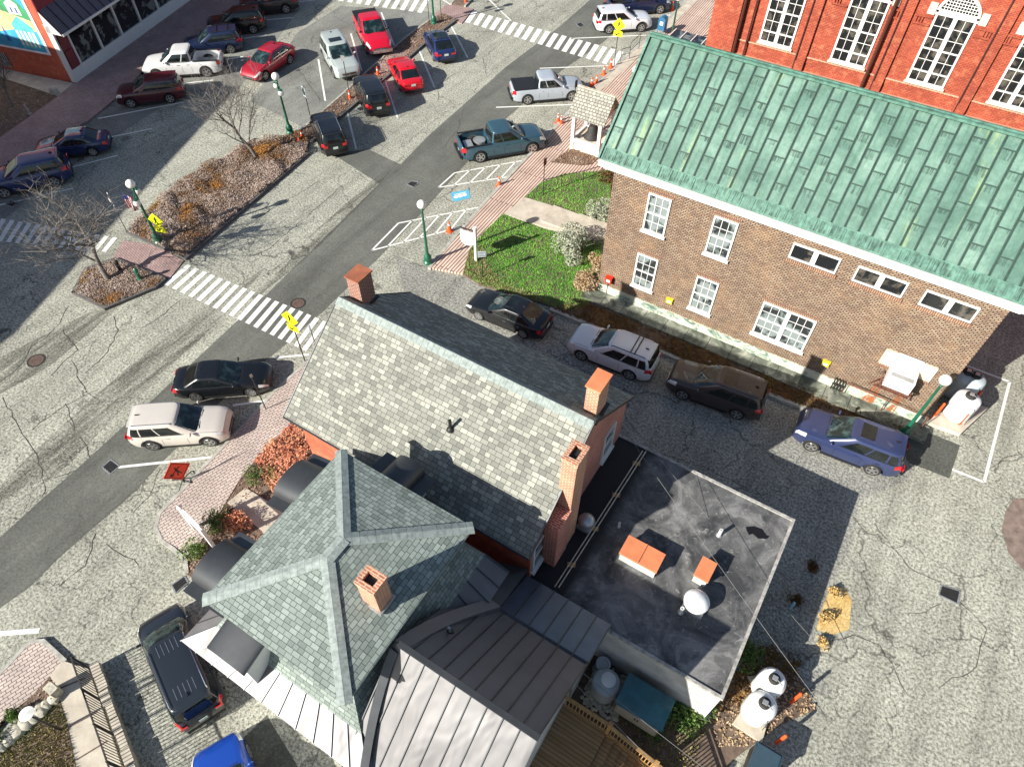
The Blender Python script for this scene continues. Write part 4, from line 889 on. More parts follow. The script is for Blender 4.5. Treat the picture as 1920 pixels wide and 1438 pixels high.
b = MB(); b.bar((WX0+.1, wr, wz+.04), (WX1+.03, wr, wz+.04), .17, .08); b.build('wing_ridge_cap', 'darkmetal', hb)
# curved valley flashing between wing and skirt
vf = MB(); pts = []
for k in range(13):
    t = k/12; y = wr+3.25*t; x = -5.95+1.0*t**1.7; z = 7.12-2.62*t; pts.append((Vector((x-.12, y, z+.42)), Vector((x+.30, y, z+.30))))
for k in range(12): vf.face([pts[k][0], pts[k][1], pts[k+1][1], pts[k+1][0]]); vf.face([pts[k][1], pts[k][1]-Z_*.35, pts[k+1][1]-Z_*.35, pts[k+1][1]])
vf.build('valley_flashing', 'graymetal', hb, smooth=60)
vf = MB(); pts = []
for k in range(13):
    t = k/12; y = wr-.2-3.3*t; x = -5.98+.95*t**1.7; z = 7.1-2.75*t; pts.append((Vector((x-.12, y, z+.30)), Vector((x+.14, y, z+.22))))
for k in range(12): vf.face([pts[k][0], pts[k+1][0], pts[k+1][1], pts[k][1]]); vf.face([pts[k][1], pts[k+1][1], pts[k+1][1]-Z_*.3, pts[k][1]-Z_*.3])
vf.build('valley_flashing', 'darkmetal', hb, smooth=60)
mb = MB(); mb.face([(WX1-.25, wys+.25, 0), (WX1-.25, wey-.25, 0), (WX1-.25, wey-.25, wez), (WX1-.25, wr, wz-.12), (WX1-.25, wys+.25, wez)])
mb.face([(WX0, wys+.25, 0), (WX1-.25, wys+.25, 0), (WX1-.25, wys+.25, wez), (WX0, wys+.25, wez)]); mb.face([(WX1-.25, wey-.25, 0), (WX0, wey-.25, 0), (WX0, wey-.25, wez), (WX1-.25, wey-.25, wez)]); mb.build('wing_wall', 'stucco', hb, smooth=0)
rf = MB(); nl = slab(rf, [(-5.3, 9.02, 3.42), (-1.40, 9.02, 3.42), (-1.40, wey-.02, 4.45), (-5.3, wey-.02, 4.45)], .06); lt = rf.build('lean_to_roof', 'bluemetal', hb, smooth=0)
sm = MB(); seams(sm, (-5.3, 9.02, 3.42), (-1.40, 9.02, 3.42), (-5.3, wey, 4.45), (-1.40, wey, 4.45), 7, .05, .03, nrm=nl); sm.bar((-5.3, wey, 4.49), (-1.40, wey, 4.49), .08, .04); sm.build('roof_seam', 'darkmetal', lt)
MB().box((-5.2, 7.0, 0), (-1.65, 8.9, 3.38)).build('lean_to_wall', 'stucco', hb, smooth=0)
rf = MB(); slab(rf, [(-7.0, 8.0, 4.7), (-4.75, 9.1, 3.8), (-4.75, 7.2, 4.42), (-5.9, 7.2, 4.8)], .05); rf.build('link_roof', 'darkmetal', hb, smooth=0)
chimney(hb, -7.34, -6.72, 4.16, 4.69, 7.8, 9.25, 'chimbrick', open_=True)
c = MB(); c.box((-7.40, 4.10, 7.98), (-6.66, 4.75, 8.08)); c.build('flashing', 'galv', hb)
q = Vector((-5.24, 5.19, 6.2)); pp = thing('vent_pipe', 'thin white vent pipe on the dull grey seamed roof', 'pipe', q); MB().tube([q-Z_*.2, q+Z_*.4], .05, 12).build('pipe', 'galv', pp); MB().lathe(q, [(.14, -.1), (.12, .02), (.055, .1)], 12).build('collar', 'black', pp)
# barrel roofed dormers
def barrel(cx, cy, ax, w_, length, z, rise=.55, name='barrel_dormer', fl_=.38, drop=.55, lab=None):
    ax = Vector(ax); sd = Vector((-ax.y, ax.x, 0)); c = Vector((cx, cy, z)); prof = [(-w_/2-fl_, 0), (-w_/2, 0)]+[(-w_/2*math.cos(math.pi*k/14), rise*math.sin(math.pi*k/14)) for k in range(1, 14)]+[(w_/2, 0), (w_/2+fl_, 0)]
    m_ = MB(); n = len(prof)
    for e in (0, 1):
        for a, h in prof: m_.v.append(c+sd*a+ax*length*e+Z_*(h-drop*e))
    for i in range(n-1): m_.idx((i, n+i, n+i+1, i+1))
    o = m_.build(name, 'darkmetal', hb, smooth=50)
    f = MB(); f.face([c+sd*a+ax*(length-.12)+Z_*(h-.03-drop) for a, h in prof[1:-1]]+[c+sd*w_/2+ax*(length-.12)-Z_*1.5, c-sd*w_/2+ax*(length-.12)-Z_*1.5])
    for s in (-1, 1): f.face([c+sd*s*w_/2-Z_*.03, c+sd*s*w_/2+ax*(length-.12)-Z_*(.03+drop), c+sd*s*w_/2+ax*(length-.12)-Z_*1.5, c+sd*s*w_/2-Z_*1.5])
    f.build('dormer_cheek', 'white', o, smooth=0)
    if lab: o['label'] = lab
    return o
barrel(-10.95, 3.03, (-1, 0, 0), 1.62, 2.0, 6.85, .5)
barrel(-10.95, 6.6, (-1, 0, 0), 1.62, 2.0, 6.85, .5)
barrel(-10.25, 2.4, (0, -1, 0), 1.5, 1.38, 6.65, .12, fl_=.02, drop=.35)
barrel(-9.5, 7.4, (0, 1, 0), 1.15, 1.64, 7.0, .5, fl_=.5, drop=.3)

# ---- shop with mural, top left
A0 = Vector((-55.3, 25.7, 0)); fu = Vector((-3.5, 12.8, 0)).normalized(); fn = Vector((fu.y, -fu.x, 0)); su = Vector((-6.8, -1.7, 0)).normalized(); sn = Vector((su.y*-1, su.x, 0))
if sn.y > 0: sn = -sn
SH = 10.5
sp = thing('red_shop_building', 'red painted shop building with a mural on its side wall', 'building', A0)
Aq = [A0, A0+fu*60, A0+fu*60+su*22, A0+su*22]
m_ = MB(); ar = 0
for i in range(4): a, b = Aq[i], Aq[(i+1) % 4]; m_.face([a, b, b+Z_*SH, a+Z_*SH])
m_.face([p+Z_*SH for p in Aq]); m_.build('wall', 'redbrick3', sp, smooth=0)
t_ = MB(); t_.obox(A0+fu*30+fn*.05+Z_*5.4, fu*30, fn*.06, Z_*.9); t_.build('fascia', plain('deep_red_panel', (.20, .015, .03), .6, var=.15), sp)
# white shopfront
wf = MB()
def fb(m_, u0, u1, z0, z1, d0, d1): m_.obox(A0+fu*(u0+u1)/2+fn*(d0+d1)/2+Z_*(z0+z1)/2, fu*(u1-u0)/2, fn*(d1-d0)/2, Z_*(z1-z0)/2)
fb(wf, 0, 16, .12, 1.0, 0, .42); fb(wf, -.02, .12, 1.0, 4.4, 0, .44); fb(wf, 1.15, 1.3, 1.0, 3.7, .02, .43); fb(wf, .12, 16, 3.55, 3.8, .0, .46)
for k in range(1, 7): fb(wf, 1.3+k*2.45, 1.45+k*2.45, 1.0, 3.55, .1, .44)
wf.build('shopfront', 'tankgrey' if False else 'white', sp)
gl = MB(); fb(gl, 1.3, 16, 1.0, 3.55, .1, .3); gl.build('shop_window', 'shopglass', sp, smooth=0)
d_ = MB(); fb(d_, .25, .95, 1.2, 2.3, .3, .46); fb(d_, .25, .95, 2.9, 3.5, .3, .46); fb(d_, .12, 1.15, 1.0, 3.55, .1, .36); d_.build('panel', plain('maroon_panel', (.16, .02, .03), .6), sp)
aw = MB(); na_ = slab(aw, [A0+fu*.1+fn*1.25+Z_*3.75, A0+fu*16+fn*1.25+Z_*3.75, A0+fu*16+fn*.1+Z_*5.3, A0+fu*.1+fn*.1+Z_*5.3], .08); awo = aw.build('canopy', plain('plum_metal', (.10, .085, .11), .5, .3, var=.15), sp, smooth=0)
sm = MB(); seams(sm, A0+fu*.1+fn*1.25+Z_*3.75, A0+fu*16+fn*1.25+Z_*3.75, A0+fu*.1+fn*.1+Z_*5.3, A0+fu*16+fn*.1+Z_*5.3, 20, .05, .04, nrm=na_); sm.build('canopy_seam', 'black', awo)
b = MB(); b.bar(A0+fu*.05+fn*1.27+Z_*3.72, A0+fu*16+fn*1.27+Z_*3.72, .08, .16); b.build('canopy_edge', 'white', awo)
b = MB(); b.face([A0+fn*.05+Z_*3.8, A0+fn*1.25+Z_*3.72, A0+fn*.1+Z_*5.25]); b.face([A0+fn*.1+Z_*5.25-fu*.02, A0+fn*1.25+Z_*3.72-fu*.02, A0+fn*.05+Z_*3.8-fu*.02]); b.build('canopy_end', 'white', awo, smooth=0)
lm = MB(); fb(lm, 11.0, 13.2, 4.9, 5.3, 1.0, 1.5); lm.build('sign_box', 'black', sp); lm = MB(); fb(lm, 11.1, 13.1, 4.98, 5.22, 1.5, 1.52); lm.build('sign_face', 'white', sp)
# side wall mural: generic village picture
def sb(m_, u0, u1, z0, z1, d): m_.obox(A0+su*(u0+u1)/2+sn*d+Z_*(z0+z1)/2, su*(u1-u0)/2, sn*.006, Z_*(z1-z0)/2)
mu = MB(); MM = [plain('mural_'+k, c, .7, var=.25, scale=1.2) for k, c in (('blue', (.05, .38, .62)), ('green', (.05, .28, .12)), ('sand', (.75, .52, .28)), ('white', (.8, .8, .74)), ('red', (.40, .09, .05)), ('deepblue', (.03, .12, .35)), ('frame', (.9, .9, .86)), ('teal', (.10, .48, .50)))]
U0, U1, V0, V1 = .9, 13, 2.2, 7.6
def mp(pts, mi, d):
    p = [A0+su*(U0+(U1-U0)*a)+sn*d+Z_*(V0+(V1-V0)*b) for a, b in pts]; n = (p[1]-p[0]).cross(p[2]-p[0])
    if n.dot(sn) < 0: p.reverse()
    mu.face(p, mi)
mp([(-.02, -.03), (1, -.03), (1, 1.03), (-.02, 1.03)], 6, .03); mp([(0, 0), (1, 0), (1, 1), (0, 1)], 0, .036)
mp([(0, .55), (.08, .75), (.16, .66), (.25, .88), (.34, .7), (.45, .8), (.6, .62), (1, .7), (1, .4), (0, .4)], 1, .042); mp([(0, .42), (.3, .55), (.7, .5), (1, .52), (1, .15), (.5, .1), (.1, .3), (0, .28)], 2, .048)
for a, b, w_, h_, c in ((.05, .48, .09, .2, 3), (.19, .55, .07, .16, 4), (.3, .58, .06, .14, 3), (.42, .52, .1, .2, 4), (.58, .5, .08, .22, 3), (.75, .5, .1, .25, 4)):
    mp([(a, b), (a+w_, b), (a+w_, b+h_*.7), (a+w_/2, b+h_), (a, b+h_*.7)], c, .054)
    for k in range(2): mp([(a+w_*(.2+.4*k), b+.02), (a+w_*(.35+.4*k), b+.02), (a+w_*(.35+.4*k), b+h_*.45), (a+w_*(.2+.4*k), b+h_*.45)], 5, .06)
mp([(.02, .04), (.17, .02), (.17, .34), (.1, .46), (.02, .33)], 7, .054)
for k in range(5): mp([(.03+k*.03, .06), (.045+k*.03, .06), (.045+k*.03, .26), (.03+k*.03, .26)], 3, .06)
for k in range(9):
    a = .24+k*.05; mp([(a, .08+.02*(k % 3)), (a+.035, .08+.02*(k % 3)), (a+.02, .3+.03*(k % 2))], (5, 0, 3, 7)[k % 4], .057)
mu.build('mural', MM, sp, smooth=0)
gw = MB(); sb(gw, 5.3, 6.3, .5, 1.5, .05); gw.build('barred_window', 'glass', sp); gb = MB()
for k in range(5): sb(gb, 5.35+k*.21, 5.4+k*.21, .45, 1.55, .08)
gb.build('window_bar', 'white', sp)
# neighbouring block outside the picture on the left (it throws the shade over the street)
nb_ = thing('side_block', 'flat roofed brick block left of the street beyond the picture edge', 'building', (-60, -20, 0))
m_ = MB(); m_.prism([(-49.6, 1.0), (-51, 5), (-53.8, 12.7), (-57, 11), (-80, 9), (-80, -50), (-43, -50), (-44.8, -12)], 0, 12.0); m_.build('wall', 'redbrick3', nb_, smooth=0)

# ------------------------------------------------------------------ vehicles
def lerpk(tab, x):
    if x <= tab[0][0]: return tab[0][1]
    for (a, b), (c, d) in zip(tab, tab[1:]):
        if x <= c: t = (x-a)/(c-a); return b+(d-b)*t
    return tab[-1][1]
def cutobj(o, cutters):
    for k, cu in enumerate(cutters):
        me = bpy.data.meshes.new('c'); me.from_pydata([tuple(v) for v in cu.v], [], cu.f); co = bpy.data.objects.new('c', me); COL.objects.link(co); co.parent = o.parent
        md = o.modifiers.new('b', 'BOOLEAN'); md.operation = 'DIFFERENCE'; md.solver = 'EXACT'; md.object = co; cu.o = co
    bpy.context.view_layer.update(); dg = bpy.context.evaluated_depsgraph_get(); me = bpy.data.meshes.new_from_object(o.evaluated_get(dg)); o.modifiers.clear(); old = o.data; o.data = me; bpy.data.meshes.remove(old)
    for cu in cutters: d = cu.o.data; bpy.data.objects.remove(cu.o); bpy.data.meshes.remove(d)
KIND = {
 'sedan': dict(L=4.85, W=1.84, H=1.45, wb=2.8, R=.335, belt=.93, cab=(-2.0, 1.12, -1.12, .10), wt=.66, wbs=.83, top=[(-2.42, .70), (-2.36, .93), (-2.2, .99), (-1.7, .99), (-1.0, .96), (.9, .95), (1.2, .93), (1.9, .82), (2.25, .70), (2.42, .52)], wins=[(-.86, -.60, 0), (-.55, -.02, 1), (.04, .62, 1)]),
 'hatch': dict(L=4.6, W=1.85, H=1.46, wb=2.8, R=.35, belt=.97, cab=(-2.12, 1.2, -1.2, .08), wt=.65, wbs=.84, top=[(-2.3, .80), (-2.25, .98), (-2.1, 1.03), (-1.0, 1.0), (.9, .97), (1.3, .93), (1.9, .80), (2.15, .68), (2.3, .5)], wins=[(-.80, -.5, 0), (-.46, .02, 1), (.08, .66, 1)]),
 'suv': dict(L=4.6, W=1.86, H=1.66, wb=2.66, R=.365, belt=1.05, cab=(-2.24, 1.12, -1.98, .12), wt=.71, wbs=.86, top=[(-2.3, .72), (-2.26, 1.0), (-2.2, 1.1), (-1.5, 1.09), (.9, 1.07), (1.2, 1.06), (1.9, 1.0), (2.15, .92), (2.3, .66)], wins=[(-.86, -.60, 0), (-.55, -.05, 1), (0.0, .60, 1)]),
 'van': dict(L=5.1, W=1.98, H=1.75, wb=3.05, R=.36, belt=1.08, cab=(-2.48, 1.72, -2.22, .75), wt=.76, wbs=.92, top=[(-2.55, .72), (-2.5, 1.05), (-2.42, 1.14), (1.3, 1.10), (1.7, 1.08), (2.15, .96), (2.42, .80), (2.55, .58)], wins=[(-.93, -.48, 0), (-.44, .04, 1), (.08, .56, 1)]),
 'pickup': dict(L=5.45, W=1.93, H=1.78, wb=3.35, R=.39, belt=1.13, cab=(-.86, 1.38, -.74, .45), wt=.72, wbs=.88, top=[(-2.72, 1.05), (-2.68, 1.13), (1.1, 1.13), (1.5, 1.12), (2.2, 1.04), (2.5, .96), (2.72, .72)], wins=[(-.86, -.34, 1), (-.26, .62, 1)], bed=(-2.6, -.9)),
}
def make_car(root, kind, color, opt=()):
    K = dict(KIND[kind]); Lh = K['L']/2; Wh = K['W']/2; top = K['top']; paint = 'car_'+color; wheels = (K['wb']/2+.06, -K['wb']/2+.06); Rw = K['R']
    def wid(x):
        t = abs(x)/Lh; k = 1-.22*max(0, (t-.74)/.26)**2.1-.03*t*t; return Wh*k
    def zb(x): t = abs(x)/Lh; return .21+.10*max(0, (t-.85)/.15)
    SEC = [(0, 0, 'b'), (.80, 0, 'b'), (.955, .08, 'm'), (.99, .22, 'm'), (1.0, .45, 'm'), (.995, .62, 'm'), (.975, .80, 'm'), (.93, .93, 'm'), (.86, .985, 'm'), (.6, 1.012, 'm'), (.3, 1.03, 'm'), (0, 1.036, 'm')]
    def P(x, k, s=1): # k = section index (float)
        w_ = wid(x); z0 = zb(x); z1 = lerpk(top, x); i = min(int(k), len(SEC)-2); f = k-i; a, b = SEC[i], SEC[i+1]
        yy = a[0]+(b[0]-a[0])*f; zz = a[1]+(b[1]-a[1])*f; return Vector((x, s*w_*yy, z0+(z1-z0)*zz))
    def sy(x, z):
        w_ = wid(x); z0 = zb(x); z1 = lerpk(top, x); t = (z-z0)/(z1-z0)
        for a, b in zip(SEC[1:], SEC[2:]):
            if a[1] <= t <= b[1]: return w_*(a[0]+(b[0]-a[0])*(t-a[1])/max(1e-6, b[1]-a[1]))
        return w_*.86
    body = MB(); xs = [-Lh, -Lh+.02, -Lh+.07, -Lh+.16, -Lh+.3]+[-Lh+.3+(2*Lh-.6)*i/26 for i in range(1, 26)]+[Lh-.3, Lh-.16, Lh-.07, Lh-.02, Lh]
    nS = len(SEC); ring = 2*(nS-1); rows = []
    for x in xs:
        e = 1.0
        if x <= -Lh+.001 or x >= Lh-.001: e = .95
        r = [P(x, k, 1) for k in range(nS)]+[P(x, k, -1) for k in range(nS-2, 0, -1)]
        if e < 1: c = Vector((x, 0, (zb(x)+lerpk(top, x))/2)); r = [c+(q-c)*e for q in r]
        b0 = len(body.v); body.v += r; rows.append(b0)
    for i in range(len(rows)-1):
        for k in range(ring):
            k2 = (k+1) % ring; body.idx((rows[i]+k, rows[i+1]+k, rows[i+1]+k2, rows[i]+k2))
    body.idx(range(rows[0], rows[0]+ring)); body.idx(reversed(range(rows[-1], rows[-1]+ring)))
    o = body.build('body', paint, root, smooth=None)
    cut = []
    for wx in wheels:
        for s in (-1, 1): cut.append(MB().lathe((wx, s*(Wh-.32), Rw+.0), [(Rw+.075, 0), (Rw+.075, .7)], 24, axis=(0, s, 0)))
    if 'bed' in K:
        b0, b1 = K['bed']
        if 'cover' not in opt: cut.append(MB().box((b0, -Wh+.13, .62), (b1, Wh-.13, 2)))
    for cu in cut:
        bm = bmesh.new(); me = bpy.data.meshes.new('t'); me.from_pydata([tuple(v) for v in cu.v], [], cu.f); bm.from_mesh(me); bmesh.ops.recalc_face_normals(bm, faces=bm.faces); bm.to_mesh(me); cu.v = [v.co.copy() for v in me.vertices]; cu.f = [list(p.vertices) for p in me.polygons]; bm.free()
    bm = bmesh.new(); bm.from_mesh(o.data); bmesh.ops.recalc_face_normals(bm, faces=bm.faces); bm.to_mesh(o.data); bm.free()
    cutobj(o, cut); o.data.polygons.foreach_set('use_smooth', [True]*len(o.data.polygons)); o.data.set_sharp_from_angle(angle=R(32))
    # cabin
    cx0, cx1, tx0, tx1 = K['cab']; z0 = K['belt']-.05; H = K['H']; wb_, wt_ = K['wbs'], K['wt']
    def cab(v): # centre, half length, half width, z
        a0, a1 = cx0+(tx0-cx0)*v, cx1+(tx1-cx1)*v; bw = wb_+(wt_-wb_)*v; bul = .045*math.sin(math.pi*v); return (a0+a1)/2, (a1-a0)/2+bul*.8, bw+bul*.6, z0+(H-.05-z0)*v
    pw_ = 7.0
    def side(f, v, s, off=0): c, a, b, z = cab(v); return Vector((c+a*f, s*(b*(1-abs(f)**pw_)**(1/pw_)+off), z+off*.3))
    def end(g, v, e, off=0): c, a, b, z = cab(v); return Vector((c+e*(a*(1-abs(g)**pw_)**(1/pw_)+off), b*g, z+off*.3))
    cb = MB(); nP = 48; rws = []
    def ringpts(v, sc=1, zz=None):
        c, a, b, z = cab(min(v, 1)); r = []
        for k in range(nP):
            an = 2*math.pi*(k+.5)/nP; ca, sa = math.cos(an), math.sin(an); d = (abs(ca)**pw_+abs(sa)**pw_)**(-1/pw_); r.append(Vector((c+a*ca*d*sc, b*sa*d*sc, zz if zz is not None else z)))
        return r
    for v in (0, .2, .4, .6, .8, .93, 1): rws.append(ringpts(v))
    for sc, dz in ((.975, .022), (.93, .036), (.8, .05), (.5, .06), (.15, .063)): rws.append(ringpts(1, sc, H-.05+dz))
    for r in rws: cb.v += r
    for i in range(len(rws)-1):
        for k in range(nP): k2 = (k+1) % nP; cb.idx((i*nP+k, i*nP+k2, (i+1)*nP+k2, (i+1)*nP+k))
    cb.idx(range((len(rws)-1)*nP, len(rws)*nP)); cb.build('cabin', paint, root, smooth=50)
    def patch(fn, u0, u1, v0, v1, nu, nv, flip=False, sk=0):
        m_ = MB()
        for j in range(nv+1):
            for i in range(nu+1):
                v = v0+(v1-v0)*j/nv; m_.v.append(fn(u0+(u1-u0)*i/nu, v))
        for j in range(nv):
            for i in range(nu):
                q = (j*(nu+1)+i, j*(nu+1)+i+1, (j+1)*(nu+1)+i+1, (j+1)*(nu+1)+i); m_.idx(reversed(q) if flip else q)
        return m_
    patch(lambda g, v: end(g, v, 1, .008), -.88, .88, .10, .95, 10, 5).build('windscreen', 'windshield', root)
    patch(lambda g, v: end(g, v, -1, .008), -.84, .84, .22 if kind in ('suv', 'van') else .12, .92, 10, 5, True).build('rear_window', 'carglass', root)
    for s in (-1, 1):
        for f0, f1, full in K['wins']:
            m_ = patch(lambda f, v: side(f*(1-.0*v), v, s, .007), f0, f1, .16, .86, 5, 4, s > 0); m_.build('side_window', 'carglass', root)
        tr = MB(); f0, f1 = K['wins'][0][0]-.03, K['wins'][-1][1]+.03
        for a in range(10):
            fa, fb_ = f0+(f1-f0)*a/10, f0+(f1-f0)*(a+1)/10; tr.bar(side(fa, .12, s, .01), side(fb_, .12, s, .01), .02, .025)
            if 'chrome' in opt: tr.bar(side(fa, .90, s, .008), side(fb_, .90, s, .008), .018, .02)
        tr.build('window_trim', 'chrome' if 'chrome' in opt else 'black', root)
        # doors: seams, handles
        sm_ = MB()
        for f in [w_[0]-.03 for w_ in K['wins'] if w_[2]]+[K['wins'][-1][1]+.08]:
            c, a, b, z = cab(.1); x = c+a*f
            prev = None
            for zz in (.34, .5, .65, .8, K['belt']-.06):
                q = Vector((x, s*(sy(x, zz)+.001), zz))
                if prev is not None: sm_.bar(prev, q, .014, .006, up=(0, s, 0))
                prev = q
        for xa in (-1.2, -.4, .4): q = sm_
        sm_.build('door_seam', 'black', root)
        hd_ = MB()
        for f0, f1, full in K['wins']:
            if full: c, a, b, z = cab(.1); x = c+a*(f0+.08); zz = K['belt']-.16; hd_.bar((x, s*(sy(x, zz)+.015), zz), (x+.17, s*(sy(x+.17, zz)+.015), zz), .03, .025)
        hd_.build('door_handle', 'chrome' if 'chrome' in opt or color in ('white', 'champagne') else paint, root)
        mi = MB(); x = K['cab'][1]-.36; yy = K['wbs']+.11; zz = K['belt']+.10; mi.sphere((x, s*yy, zz), .105, 12, 0, .75); mi.v = [Vector((x+(q.x-x)*.55, q.y, q.z)) for q in mi.v]; mi.bar((x, s*(yy-.12), zz-.05), (x, s*yy, zz-.02), .05)
        for q in mi.v[:]: pass
        mi.build('mirror', 'black' if 'blackmirror' in opt else paint, root)
        if 'clad' in opt or kind in ('suv',):
            for wx in wheels:
                ar = MB()
                for k in range(12):
                    a0, a1 = math.pi*k/12, math.pi*(k+1)/12; rr = Rw+.095
                    p0 = Vector((wx+rr*math.cos(a0), 0, Rw+rr*math.sin(a0))); p1 = Vector((wx+rr*math.cos(a1), 0, Rw+rr*math.sin(a1)))
                    for p in (p0, p1): p.y = s*(sy(max(-Lh, min(Lh, p.x)), min(max(p.z, .25), K['belt']-.12))+.006)
                    ar.bar(p0, p1, .05, .02, up=(0, s, 0))
                ar.build('arch_trim', 'black' if 'clad' in opt else paint, root)
        sl_ = MB(); sl_.bar((-K['wb']/2+Rw+.15, s*(Wh*.965), .25), (K['wb']/2-Rw, s*(Wh*.965), .25), .06, .1); sl_.build('sill', 'black', root)
        # lamps
        patch(lambda x, k: P(x, k, s)+Vector((.004, s*.006, .006)), Lh-.50, Lh-.05, 5.9, 7.9, 5, 3, s > 0).build('headlight', 'lampclear', root)
        if kind in ('suv', 'van'): patch(lambda x, k: P(x, k, s)+Vector((-.006, s*.008, .004)), -Lh+.03, -Lh+.34, 5.6, 7.6, 4, 3, s > 0).build('tail_light', 'lampred', root)
        else: patch(lambda x, k: P(x, k, s)+Vector((-.006, s*.008, .004)), -Lh+.02, -Lh+.27, 5.0, 7.2, 4, 3, s > 0).build('tail_light', 'lampred', root)
        if kind in ('suv', 'van'):
            t_ = MB(); t_.obox(Vector((-Lh-.012, s*Wh*.68, .93)), Vector((.015, 0, 0)), Vector((0, .14, 0)), Vector((0, 0, .09))); t_.build('tail_light', 'lampred', root)
        else:
            t_ = MB(); t_.obox(Vector((-Lh-.004, s*Wh*.60, .80)), Vector((.012, 0, 0)), Vector((0, .17, 0)), Vector((0, 0, .055))); t_.build('tail_light', 'lampred', root)
    # nose and tail
    g_ = MB(); zz = lerpk(top, Lh)-.02; g_.box((Lh-.03, -Wh*.50, zz-.16), (Lh+.012, Wh*.50, zz-.02)); g_.box((Lh-.03, -Wh*.55, .30), (Lh+.010, Wh*.55, zz-.24)); g_.build('grille', 'black', root)
    g_ = MB()
    for k in range(3): g_.box((Lh, -Wh*.48, zz-.145+k*.045), (Lh+.02, Wh*.48, zz-.13+k*.045))
    g_.box((Lh, -.07, zz-.12), (Lh+.03, .07, zz-.05)); g_.build('grille_bar', 'chrome', root)
    b_ = MB(); b_.box((-Lh-.01, -Wh*.74, .27), (-Lh+.05, Wh*.74, .42)); b_.build('rear_bumper', 'black', root)
    pt = MB(); z_ = .78 if kind != 'pickup' else .55; pt.obox(Vector((-Lh-.022, 0, z_)), Vector((.006, 0, 0)), Vector((0, .16, 0)), Vector((0, 0, .08))); pt.build('number_plate', 'plate', root)
    pd = MB(); 
    for k in range(5): pd.obox(Vector((-Lh-.0295, -.10+k*.05, z_)), Vector((.001, 0, 0)), Vector((0, .014, 0)), Vector((0, 0, .035)))
    hs_ = MB()
    for s in (-1, 1):
        pr_ = None
        for k in range(7):
            x = cx1-.05+(Lh-.32-cx1)*k/6; q = P(x, 8.0, s)+Z_*.004
            if pr_ is not None: hs_.bar(pr_, q, .014, .006)
            pr_ = q
    x = cx1-.07
    hs_.bar(P(x+.02, 9, -1)+Z_*.012, P(x+.02, 9, 1)+Z_*.012, .03, .012); hs_.build('bonnet_seam', 'black', root)
    wpr = MB(); 
    for s in (0, 1): a = end(-.1+.45*s, .12, 1, .02); b = end(-.62+.45*s, .34, 1, .02); wpr.bar(a, b, .018, .014)
    wpr.build('wiper', 'black', root)
    if 'rails' in opt or 'bars' in opt:
        for s in (-1, 1):
            r_ = MB(); c, a, b, z = cab(1); r_.tube([(c-a*.84, s*b*.90, H-.03), (c-a*.80, s*b*.90, H+.045), (c+a*.78, s*b*.90, H+.045), (c+a*.86, s*b*.90, H-.03)], .02, 6); r_.build('roof_rail', 'chrome' if 'silverrails' in opt else 'black', root)
    if 'bars' in opt:
        c, a, b, z = cab(1)
        for f in ((-.3, -.1) if 'twobars' in opt else (-.45, .35)): r_ = MB(); r_.bar((c+a*f, -b*.9, H+.05), (c+a*f, b*.9, H+.05), .05, .03); r_.build('roof_bar', 'black', root)
    if 'sunroof' in opt: c, a, b, z = cab(1); r_ = MB(); r_.obox(Vector((c+a*.42, 0, H+.002)), X_*.30, Y_*.42, Z_*.012); r_.build('sunroof', 'carglass', root)
    if 'glassroof' in opt: c, a, b, z = cab(1); r_ = MB(); r_.obox(Vector((c+a*.0, 0, H+.001)), X_*a*.85, Y_*b*.8, Z_*.012); r_.build('sunroof', 'carglass', root)
    if 'ribs' in opt:
        r_ = MB(); c, a, b, z = cab(1)
        for k in range(5):
            for f in (-.55, .72): r_.bar((c+a*f-.25, -.36+k*.18, H+.008), (c+a*f+.25, -.36+k*.18, H+.008), .02, .012)
        r_.build('roof_rib', 'alloy', root)
    if kind in ('sedan', 'suv', 'hatch', 'van'):
        r_ = MB(); c, a, b, z = cab(1); r_.obox(Vector((c-a*.72, .0, H+.03)), X_*.08, Y_*.018, Z_*.03); r_.build('aerial', 'black', root)
    if kind in ('suv', 'van', 'hatch'): r_ = MB(); c, a, b, z = cab(.97); r_.obox(Vector((c-a+.07, 0, z+.025)), X_*.12, Y_*b*.86, Z_*.018); r_.build('spoiler', paint if 'darkspoil' not in opt else 'black', root)
    if kind == 'pickup':
        b0, b1 = K['bed']
        if 'cover' in opt: r_ = MB(); r_.box((b0, -Wh+.10, 1.12), (b1, Wh-.10, 1.20)); r_.build('bed_cover', 'black', root)
        else:
            r_ = MB(); r_.box((b0+.01, -Wh+.14, .60), (b1-.01, Wh-.14, .64))
            for k in range(9): r_.box((b0+.03, -Wh+.22+k*.19, .64), (b1-.03, -Wh+.28+k*.19, .66))
            r_.build('bed_floor', 'black' if 'lightbed' not in opt else 'galv', root); r_ = MB()
            for s in (-1, 1): r_.box((b0, s*(Wh-.12)-.06, 1.135), (b1, s*(Wh-.12)+.06, 1.165))
            r_.build('bed_rail', 'black', root)
            if 'cargo' in opt:
                q_ = MB(); q_.lathe((-1.35, .25, .68), [(.39, 0), (.39, .18), (.2, .2), (.001, .2)], 20); q_.box((-2.4, -.5, .66), (-1.9, .3, .95)); q_.build('bed_load', 'galv', root)
        r_ = MB(); r_.box((-Lh-.14, -Wh*.8, .42), (-Lh+.02, Wh*.8, .60)); r_.box((Lh-.08, -Wh*.86, .38), (Lh+.09, Wh*.86, .60)); r_.build('bumper', 'chrome' if 'chrome' in opt else 'black', root)
    # wheels: one built, copied
    first = None
